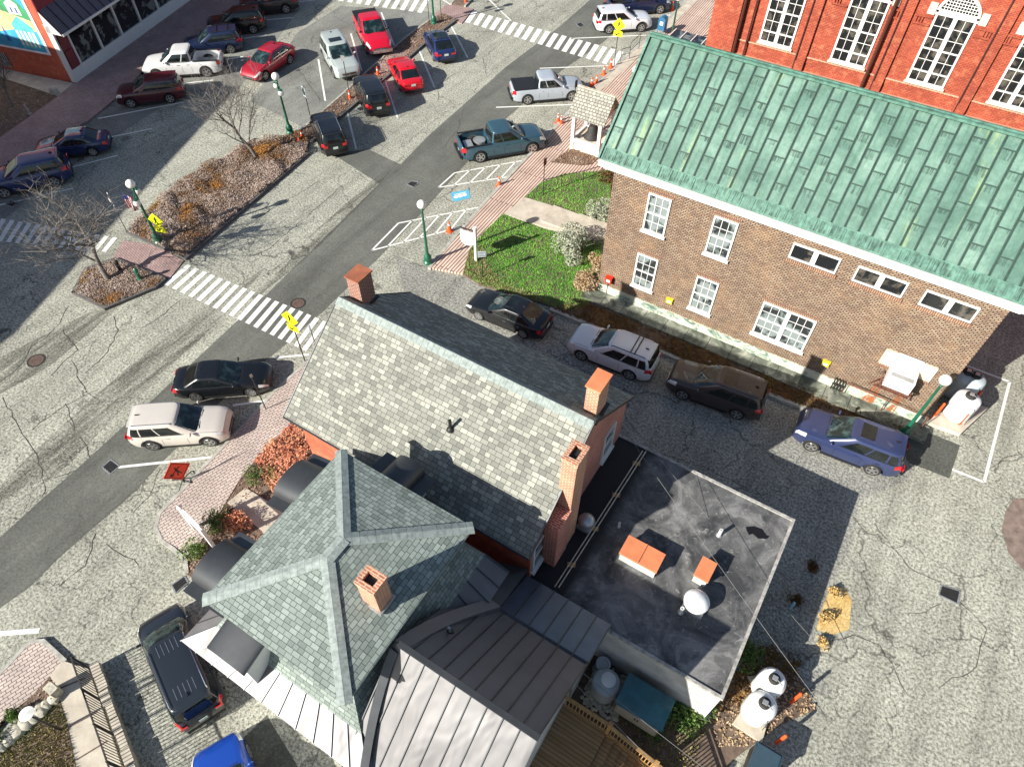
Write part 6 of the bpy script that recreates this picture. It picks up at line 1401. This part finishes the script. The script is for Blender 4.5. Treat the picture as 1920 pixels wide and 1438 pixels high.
o1 = p.build('board', 'white', o, smooth=0); f = MB(); f.bar(q+u*.35+Z_*.02+n*.024, q-u*.35+Z_*.02+n*.024, .05, .003, up=n); f.bar(q+u*.2-Z_*.18+n*.024, q-u*.2-Z_*.18+n*.024, .03, .003, up=n); f.build('lettering', 'tankgrey', o1)
# lower-left white sign structure
c = G(405, 1030); c.z = .1; o = thing('white_sign_frame', 'white post sign with a long top beam beside the lower brick walk', 'sign', c)
d = (G(362, 968, 1.6)-G(402, 1007, 1.6)); d.z = 0; L_ = d.length; d.normalize(); m_ = MB(); m_.bar(c, c+Z_*1.8, .14, .14); q2 = c+d*L_; m_.bar(q2, q2+Z_*1.8, .14, .14); m_.build('post', 'white', o); b = MB(); b.bar(c+Z_*1.7, q2+Z_*1.7, .12, .12); b.bar(c+Z_*.9, q2+Z_*.9, .06, .7); b.build('board', 'white', o)
k_ = MB()
for q in (c, q2): k_.lathe(q+Z_*1.8, [(.12, 0), (.12, .06), (.001, .14)], 4)
k_.build('post_cap', 'white', o)
CONE = None
def cone(px, label, z=0.0, s=1.0, tall=False, grp='orange traffic cones'):
    global CONE
    c = G(*px); c.z = z; h = .72*s
    o = thing('traffic_cone', label, 'traffic cone', c, grp, local=True)
    MB().lathe((0, 0, 0), [(.15, .03), (.035, h)], 18).build('cone', 'orange', o); MB().box((-.19, -.19, 0), (.19, .19, .035)).build('base', 'orange', o)
    MB().lathe((0, 0, 0), [(.081, .46*s), (.062, .58*s)], 18).build('reflective_band', 'white', o); MB().lathe((0, 0, 0), [(.05, h-.005), (.04, h+.02)], 12).build('tip', 'white' if tall else 'orange', o)
    return o
for px, lb in (((1175, 50), 'orange cone in front of the silver crossover nose'), ((1193, 48), 'orange cone behind the blue postbox'), ((1145, 128), 'orange cone nearest the yellow walking sign'), ((1132, 141), 'second orange cone from the yellow walking sign'), ((1118, 158), 'orange cone beside the silver pickup nose, right one of the pair'), ((1109, 163), 'orange cone beside the silver pickup nose, left one of the pair'), ((1260, 20), 'orange cone at the top edge behind the dark blue pickup'),
               ((1046, 231), 'orange and white cone in front of the white kiosk'), ((1052, 235), 'cone with green base beside the kiosk cone'), ((936, 350), 'orange cone on the blue painted marks near the kerb'), ((843, 434), 'orange cone squashed beside the lower hatched bay'), ((562, 268), 'orange cone at the tip of the median bed'), ((568, 262), 'orange cone leaning against the tip cone of the median bed'), ((657, 188), 'orange cone at the foot of the small plate pole'), ((709, 143), 'orange cone beside the brick pad of the median'), ((873, 8), 'orange cone on the top median near the crossing')):
    cone(px, lb, .0 if 'kerb' not in lb else .0, 1.0, 'green' in lb or 'white cone' in lb)
# postbox
c = G(1239, 66); c.z = .13; o = thing('postbox', 'blue arched top postbox on the brick walk', 'postbox', c); b = MB(); prof = [(-.3, .35), (.3, .35), (.3, 1.15)]+[(.3*math.cos(a), 1.15+.25*math.sin(a)) for a in [math.pi*k/10 for k in range(1, 10)]]+[(-.3, 1.15)]
for s in (-1, 1): b.face([c+Vector((x, s*.3, z)) for x, z in (reversed(prof) if s > 0 else prof)])
for i in range(len(prof)): (x0, z0_), (x1, z1_) = prof[i], prof[(i+1) % len(prof)]; b.face([c+Vector((x0, -.3, z0_)), c+Vector((x0, .3, z0_)), c+Vector((x1, .3, z1_)), c+Vector((x1, -.3, z1_))])
b.build('body', 'bluebox', o, smooth=40); l = MB()
for sx in (-1, 1):
    for sy in (-1, 1): l.bar(c+Vector((sx*.25, sy*.25, 0)), c+Vector((sx*.25, sy*.25, .36)), .05)
l.build('legs', 'bluebox', o); p = MB(); p.box((c.x-.14, c.y-.312, .75+.13), (c.x+.14, c.y-.302, 1.05+.13)); p.build('notice', 'white', o)
def railing(name, pts, label, h=.95, mat='pole', posts=None, bal=False, z=.13, mid=True, cat='railing'):
    p = GP(pts)
    for q in p: q.z = z
    o = thing(name, label, cat, p[0]); r = MB()
    for a, b in zip(p, p[1:]):
        r.tube([a+Z_*h, b+Z_*h], .024, 8)
        if mid: r.tube([a+Z_*h*.5, b+Z_*h*.5], .018, 8)
    r.build('rail', mat, o)
    for a in p: MB().tube([a, a+Z_*h], .022, 8).build('post', mat, o)
    return o
railing('railing', [(1018, 362), (1052, 354), (1093, 345), (1127, 335)], 'low pipe railing between the brick walk and the patchy lawn', .85, mid=False)
railing('railing', [(1163, 118), (1179, 114)], 'lower dark pipe railing by the right hand crossing', .95)
railing('railing', [(1179, 113), (1197, 96)], 'upper dark pipe railing by the right hand crossing', 1.25)
# bollards and hydrants
def bollard(px, label, h, mat='orange', r=.06, z=0, cap=None, grp='orange pipe bollards'):
    c = G(*px); c.z = z; o = thing('bollard', label, 'bollard', c, grp); MB().tube([c, c+Z_*h], r, 14).build('post', mat, o); MB().lathe(c+Z_*h, [(r*1.02, -.03), (r*1.02, 0), (r*.6, .04), (.001, .05)], 14).build('cap', cap or mat, o)
bollard((1482, 1317), 'upper orange bollard beside the white tanks', 1.15); bollard((1455, 1393), 'lower orange bollard by the dark bin', 1.1)
bollard((1749, 784), 'plain orange bollard left of the big white tank by the brown building', 1.15); bollard((1794, 800), 'orange bollard with white marks at the pad corner by the brown building', 1.15, cap='white')
bollard((1818, 760), 'red bollard behind the big white tank by the brown building', 1.1, 'redbox'); bollard((1812, 735), 'thin bollard with black and white bands behind the grey tank', 1.3, 'tankwhite', cap='redbox')
bollard((1481, 1140), 'short blue pipe standing in the shaded dirt beside the annex', .55, plain('pipe_blue', (.20, .42, .55), .5))
def hydrant(px, label, mat):
    c = G(*px); c.z = .12; o = thing('hydrant', label, 'hydrant', c, 'short posts on the tree island'); MB().lathe(c, [(.17, 0), (.17, .05), (.10, .09), (.09, .6), (.13, .64), (.12, .72), (.05, .82), (.001, .84)], 16).build('body', mat, o); n = MB(); n.tube([c+Vector((-.16, 0, .5)), c+Vector((.16, 0, .5))], .045, 10); n.build('nozzle', mat, o)
hydrant((265, 527), 'short green based post on the tree island', 'green'); hydrant((229, 512), 'short grey post on the tree island near the trunk', 'iron')
for i, (px, lb) in enumerate((((58, 217), 'short wooden stake at the edge of the dark mulch'),)):
    c = G(*px); c.z = .12; o = thing('wooden_stake', lb, 'stake', c); MB().bar(c, c+Vector((-.1, 0, .7)), .12, .1).build('board', 'galv', o); MB().bar(c-Z_*.02, c+Z_*.06, .22, .22).build('foot', 'rockstone', o)
c = G(105, 178); o = thing('concrete_kerb_block', 'pale concrete block at the end of the shop side path', 'block', c); MB().lathe(c, [(.32, 0), (.3, .5), (.2, .62), (.001, .66)], 10).build('stone', 'concrete', o)
# tanks by the annex
def vtank(px, r, h, label, z=.18, mat='tankwhite', ref=None):
    c = G(px[0], px[1], z); o = thing('gas_tank', label, 'tank', c); MB().lathe(c, [(r*.75, 0), (r*.97, .08), (r, .25), (r, h-.3), (r*.95, h-.14), (r*.75, h-.03), (r*.3, h+.02), (.001, h+.03)], 30).build('shell', mat, o)
    d = MB(); d.lathe(c+Z_*h, [(r*.40, -.03), (r*.40, .13), (r*.34, .16), (.001, .17)], 20); d.build('lid', 'iron', o); sm_ = MB(); sm_.lathe(c, [(r*1.004, h*.5-.012), (r*1.012, h*.5), (r*1.004, h*.5+.012)], 30); sm_.lathe(c, [(r*1.004, .27), (r*1.01, .28), (r*1.004, .29)], 30); sm_.build('weld_seam', 'galv', o); vb = MB(); vb.box((c.x-.10, c.y-.09, c.z+h+.16), (c.x+.08, c.y+.06, c.z+h+.24)); vb.tube([c+Vector((.05, -.02, h+.2)), c+Vector((.3, -.1, h+.12))], .018, 6); vb.build('valve', 'galv', o); g = MB(); g.tube([c+Vector((r*.3, -r*.3, h)), c+Vector((r*.7, -r*.9, h-.3)), c+Vector((r*.8, -r*.85, .1))], .012, 6); g.build('hose', 'black', o)
    pl_ = MB(); pl_.lathe(c, [(r*.8, -.06), (r*.8, .01)], 16); pl_.build('foot_ring', 'galv', o)
raised('tank_pad', [(1371, 1358), (1412, 1300), (1400, 1270), (1450, 1262), (1459, 1296), (1438, 1352), (1426, 1394)], .16, 'concrete')
vtank((1414, 1336), .52, 1.25, 'nearer white gas tank on the concrete pad by the annex'); vtank((1432, 1292), .50, 1.25, 'farther white gas tank on the concrete pad by the annex')
raised('tank_pad', [(1737, 797), (1762, 768), (1810, 755), (1848, 770), (1797, 818)], .22, 'concrete')
vtank((1790, 778), .58, 1.45, 'big white gas tank on the pad by the brown building', .22); vtank((1800, 742), .56, 1.5, 'pale grey gas tank behind the big white one', .05, 'tankgrey'); vtank((1785, 735), .56, 1.5, 'grey gas tank tight against the brown building corner', .05, 'tankgrey')
# shed, water tanks, deck
def shed():
    c = (G(1178, 1335)+G(1245, 1375))/2; o = thing('storage_shed', 'beige storage shed with a teal curved lid behind the annex', 'shed', (.7, 7.7, 0), None)
    x0, x1, y0, y1, h = -.12, 1.5, 7.55, 8.55, 1.25
    MB().box((x0, y0, .0), (x1, y1, h)).build('body', plain('beige_plastic', (.50, .47, .40), .6, var=.08), o)
    r = MB(); n = 8; pr = [(y0-.08+(y1-y0+.16)*k/n, h+.02+.26*math.sin(math.pi*(.12+.62*k/n))-.1) for k in range(n+1)]
    for k in range(n): (ya, za), (yb, zb_) = pr[k], pr[k+1]; r.face([(x0-.08, ya, za), (x1+.08, ya, za), (x1+.08, yb, zb_), (x0-.08, yb, zb_)])
    r.face([(x0-.08, a, b) for a, b in reversed(pr)]+[(x0-.08, y0-.08, h-.05), (x0-.08, y1+.08, h-.05)][::1]); r.face([(x1+.08, a, b) for a, b in pr]+[(x1+.08, y1+.08, h-.05), (x1+.08, y0-.08, h-.05)]); r.face([(x0-.08, y0-.08, h-.05), (x1+.08, y0-.08, h-.05), (x1+.08, pr[0][0], pr[0][1]), (x0-.08, pr[0][0], pr[0][1])])
    r.build('lid', plain('teal_lid', (.035, .13, .16), .35, var=.3, scale=2), o, smooth=30)
    d = MB(); d.box((x0+.06, y0-.02, .08), (.685, y0, h-.1)); d.box((.70, y0-.02, .08), (x1-.06, y0, h-.1)); d.build('door', plain('beige_door', (.56, .53, .46), .6, var=.05), o); k = MB(); k.box((.62, y0-.05, .6), (.66, y0-.02, .75)); k.box((.73, y0-.05, .6), (.77, y0-.02, .75)); k.build('handle', 'black', o)
shed()
c = Vector((-.75, 8.0, 0)); o = thing('water_tank', 'round pale grey tank with a white lid beside the shed', 'tank', c); MB().lathe(c, [(.5, .0), (.5, .95), (.46, 1.05), (.3, 1.1), (.001, 1.12)], 28).build('drum', 'tankgrey', o); MB().lathe(c+Vector((.02, .08, 1.1)), [(.27, 0), (.27, .06), (.2, .09), (.001, .1)], 22).build('lid', 'tankwhite', o); r_ = MB()
r_.lathe(c, [(.51, .86), (.53, .90), (.51, .94)], 28); r_.build('rim', 'galv', o)
c = Vector((-1.15, 8.55, 0)); o = thing('plant_urn', 'narrow grey urn shaped pot beside the round grey tank', 'pot', c); MB().lathe(c, [(.28, 0), (.3, .08), (.24, .15), (.2, .5), (.26, .85), (.27, .9), (.2, .9), (.18, .82), (.001, .80)], 22).build('pot', 'tankgrey', o); MB().lathe(c, [(.33, .0), (.33, .05), (.29, .07)], 22).build('saucer', 'galv', o)
def deck():
    zt = 1.55; o = thing('wooden_deck', 'wooden deck with stairs beside the metal roofed wing', 'deck', (-.5, 5.5, 0)); D = MB()
    x0, x1 = -1.75, .0; y0, y1 = 2.6, 6.45
    D.box((x0, y0, zt-.08), (x1, y1, zt)); D.build('deck_boards', 'wood', o, smooth=0)
    # stairs run down towards +x
    n = 11; st = MB(); ya, yb = 4.35, 6.3; run = .30
    for k in range(n): x = x1+run*k; z = zt-.14*(k+1); st.box((x+.003, ya, z-.04), (x+run+.03, yb, z)); 
    st.build('treads', 'wood', o, smooth=0); sg = MB()
    for y in (ya-.05, yb+.05): sg.bar((x1, y, zt-.12), (x1+run*n, y, zt-.12-.14*n), .05, .26)
    sg.build('stringer', 'woodpost', o)
    def rail(a, b, h=.95, name='guard_rail'):
        a, b = Vector(a), Vector(b); r = MB(); r.bar(a+Z_*h, b+Z_*h, .12, .04); r.bar(a+Z_*(h-.12), b+Z_*(h-.12), .04, .07); r.bar(a+Z_*.1, b+Z_*.1, .04, .07); n_ = max(2, int((b-a).length/.13))
        for i in range(1, n_): q = a.lerp(b, i/n_); r.bar(q+Z_*.1, q+Z_*(h-.1), .032)
        r.build(name, 'woodpost', o)
    def post(x, y, z0, h=1.15):
        p = MB(); p.box((x-.06, y-.06, 0), (x+.06, y+.06, z0+h)); p.box((x-.075, y-.075, z0+h), (x+.075, y+.075, z0+h+.03)); p.build('post', 'woodpost', o)
    post(x1, yb+.1, zt); post(x1, ya-.1, zt); post(x1+run*6, yb+.1, zt-.14*6-.1); post(x1+run*n, ya-.1, 0); post(x1+run*n, yb+.1, 0); post(x1+run*6, ya-.1, zt-.14*6-.1)
    rail((x0, yb+.1, zt), (x1, yb+.1, zt)); rail((x1, yb+.1, zt-.1), (x1+run*n, yb+.1, zt-.14*n)); rail((x1, ya-.1, zt-.1), (x1+run*n, ya-.1, zt-.14*n)); rail((x1, ya-.1, zt), (x1, y0, zt))
    lt = MB()
    for k in range(8): lt.box((x0-.02+.0, 1.4+k*.13, zt+.15), (x0+.62, 1.44+k*.13, zt+.19))
    for k in range(5): lt.box((x0+.0+k*.14, 1.3, zt+.12), (x0+.04+k*.14, 2.5, zt+.15))
    lt.build('lattice', 'black', o)
deck()
# bin at the bottom
c = G(1418, 1440); o = thing('dark_bin', 'dark blue grey bin cut by the bottom edge of the picture', 'bin', c); b = MB(); b.box((c.x-.42, c.y-.4, .05), (c.x+.42, c.y+.45, 1.0)); b.build('body', 'black', o); b = MB(); b.box((c.x-.46, c.y-.44, 1.0), (c.x+.46, c.y+.5, 1.08)); b.box((c.x-.40, c.y-.38, 1.08), (c.x+.40, c.y+.44, 1.12)); b.build('lid', plain('bin_lid', (.04, .07, .095), .35), o)
# rear sign box
b = MB(); p = G(1491, 992, .0)
# retaining wall and its railing, lower left
W0, W1 = G(168, 1258), G(262, 1520)
d = (W1-W0).normalized(); n = Vector((-d.y, d.x, 0)); n = n if n.x > 0 else -n
o = thing('retaining_wall', 'low stone retaining wall beside the concrete walk', 'wall', W0); m_ = MB(); l = (W1-W0).length; m_.obox((W0+W1)/2+n*.32+Z_*.17, d*l/2, n*.12, Z_*.19); m_.build('wall_body', 'rockstone', o); cp = MB(); rr = random.Random(5); k = 0; s = 0
while s < l-.2:
    q = W0+d*(s+.3)+n*(.32+rr.uniform(-.02, .02))+Z_*(.38+rr.uniform(0, .03)); cp.obox(q, d*.28, n*(.14+rr.uniform(-.02, .02)), Z_*.04); s += .6
cp.build('coping', 'concrete', o)
o = thing('iron_railing', 'dark iron railing with close balusters along the concrete walk', 'railing', W0, None); F0, F1 = W0+n*.08+Z_*.14, W1+n*.08+Z_*.14; r = MB(); r.bar(F0+Z_*1.5, F1+Z_*1.5, .05, .04); r.bar(F0+Z_*.12, F1+Z_*.12, .04, .03); r.build('rail', 'iron', o)
nb = min(96, int(l/.125)); bal = None
for i in range(nb):
    q = F0.lerp(F1, (i+.5)/nb)
    if bal is None: m_ = MB(); m_.bar(q+Z_*.1, q+Z_*1.5, .022); bal = m_.build('baluster', 'iron', o); q0 = q
    else: b_ = bal.copy(); COL.objects.link(b_); b_.parent = o; b_.location = q-q0
for i in range(5):
    q = F0.lerp(F1, i/4); m_ = MB(); m_.bar(q, q+Z_*1.58, .05); m_.build('post', 'iron', o)
# stone edging on lower left lawn
o = thing('stone_edging', 'row of rough stones edging the yellowing lawn', 'stone edging', G(110, 1312)); pts = GP([(112, 1308), (85, 1330), (60, 1352), (30, 1380), (0, 1408), (-30, 1440)]); rr = random.Random(8); 
for a, b in zip(pts, pts[1:]):
    for k in range(2):
        q = a.lerp(b, (k+.5)/2); m_ = MB(); rx = rr.uniform(.2, .3); m_.lathe(q+Z_*.12, [(rx, 0), (rx*1.05, .1), (rx*.8, .2), (rx*.3, .25), (.001, .25)], 9)
        for v in m_.v: v.x += rr.uniform(-.03, .03); v.y += rr.uniform(-.03, .03)
        m_.build('stone', 'rockstone', o)
c = G(112, 1300); m_ = MB(); m_.box((c.x-.22, c.y-.15, .14), (c.x+.22, c.y+.15, .7)); o = thing('stone_block', 'upright pale stone at the end of the stone edging', 'stone', c); m_.build('stone', 'rockstone', o)
# wires
def wire(a, b, sag, label, r=.012):
    a, b = Vector(a), Vector(b); pts = [a.lerp(b, i/14)-Z_*sag*4*(i/14)*(1-i/14) for i in range(15)]; m_ = MB(); m_.tube(pts, r, 6); o = m_.build('overhead_cable', plain('cable', (.16, .16, .155), .5), None); tag(o, label, 'cable')
wire((-4.62, 16.2, 4.9), GX(1560, 1240, 6.0)*1.0, .15, 'upper overhead cable crossing the black flat roof', .008)
wire((-4.62, 15.9, 4.7), GX(1545, 1330, 5.5)*1.0, .15, 'lower overhead cable crossing the black flat roof', .008)
wire((-1.5, 7.0, 3.8), G(1400, 1500, 3.0), .1, 'cable running from the blue grey roof over the shed', .008); wire((-1.5, 6.6, 3.7), G(1300, 1500, 3.0), .1, 'cable running over the round tank and the lawn', .008)
o = thing('roof_conduit', 'pair of pale pipes laid across the black flat roof', 'pipe', (-3.2, 12.7, 3)); m_ = MB(); a, b = G(1205, 845, 3.05), G(1040, 1100, 3.05); s_d = Vector((.13, .05, 0))
m_.tube([a, b], .022, 8); m_.tube([a+s_d, b+s_d], .022, 8); m_.build('pipes', 'stone', o); m_ = MB()
for t in (.1, .35, .6, .85): q = a.lerp(b, t); m_.obox(q+s_d/2-Z_*.04, s_d*1.1, Vector((-.03, .08, 0)), Z_*.02)
m_.build('support', 'woodpost', o)
print('BYTES')
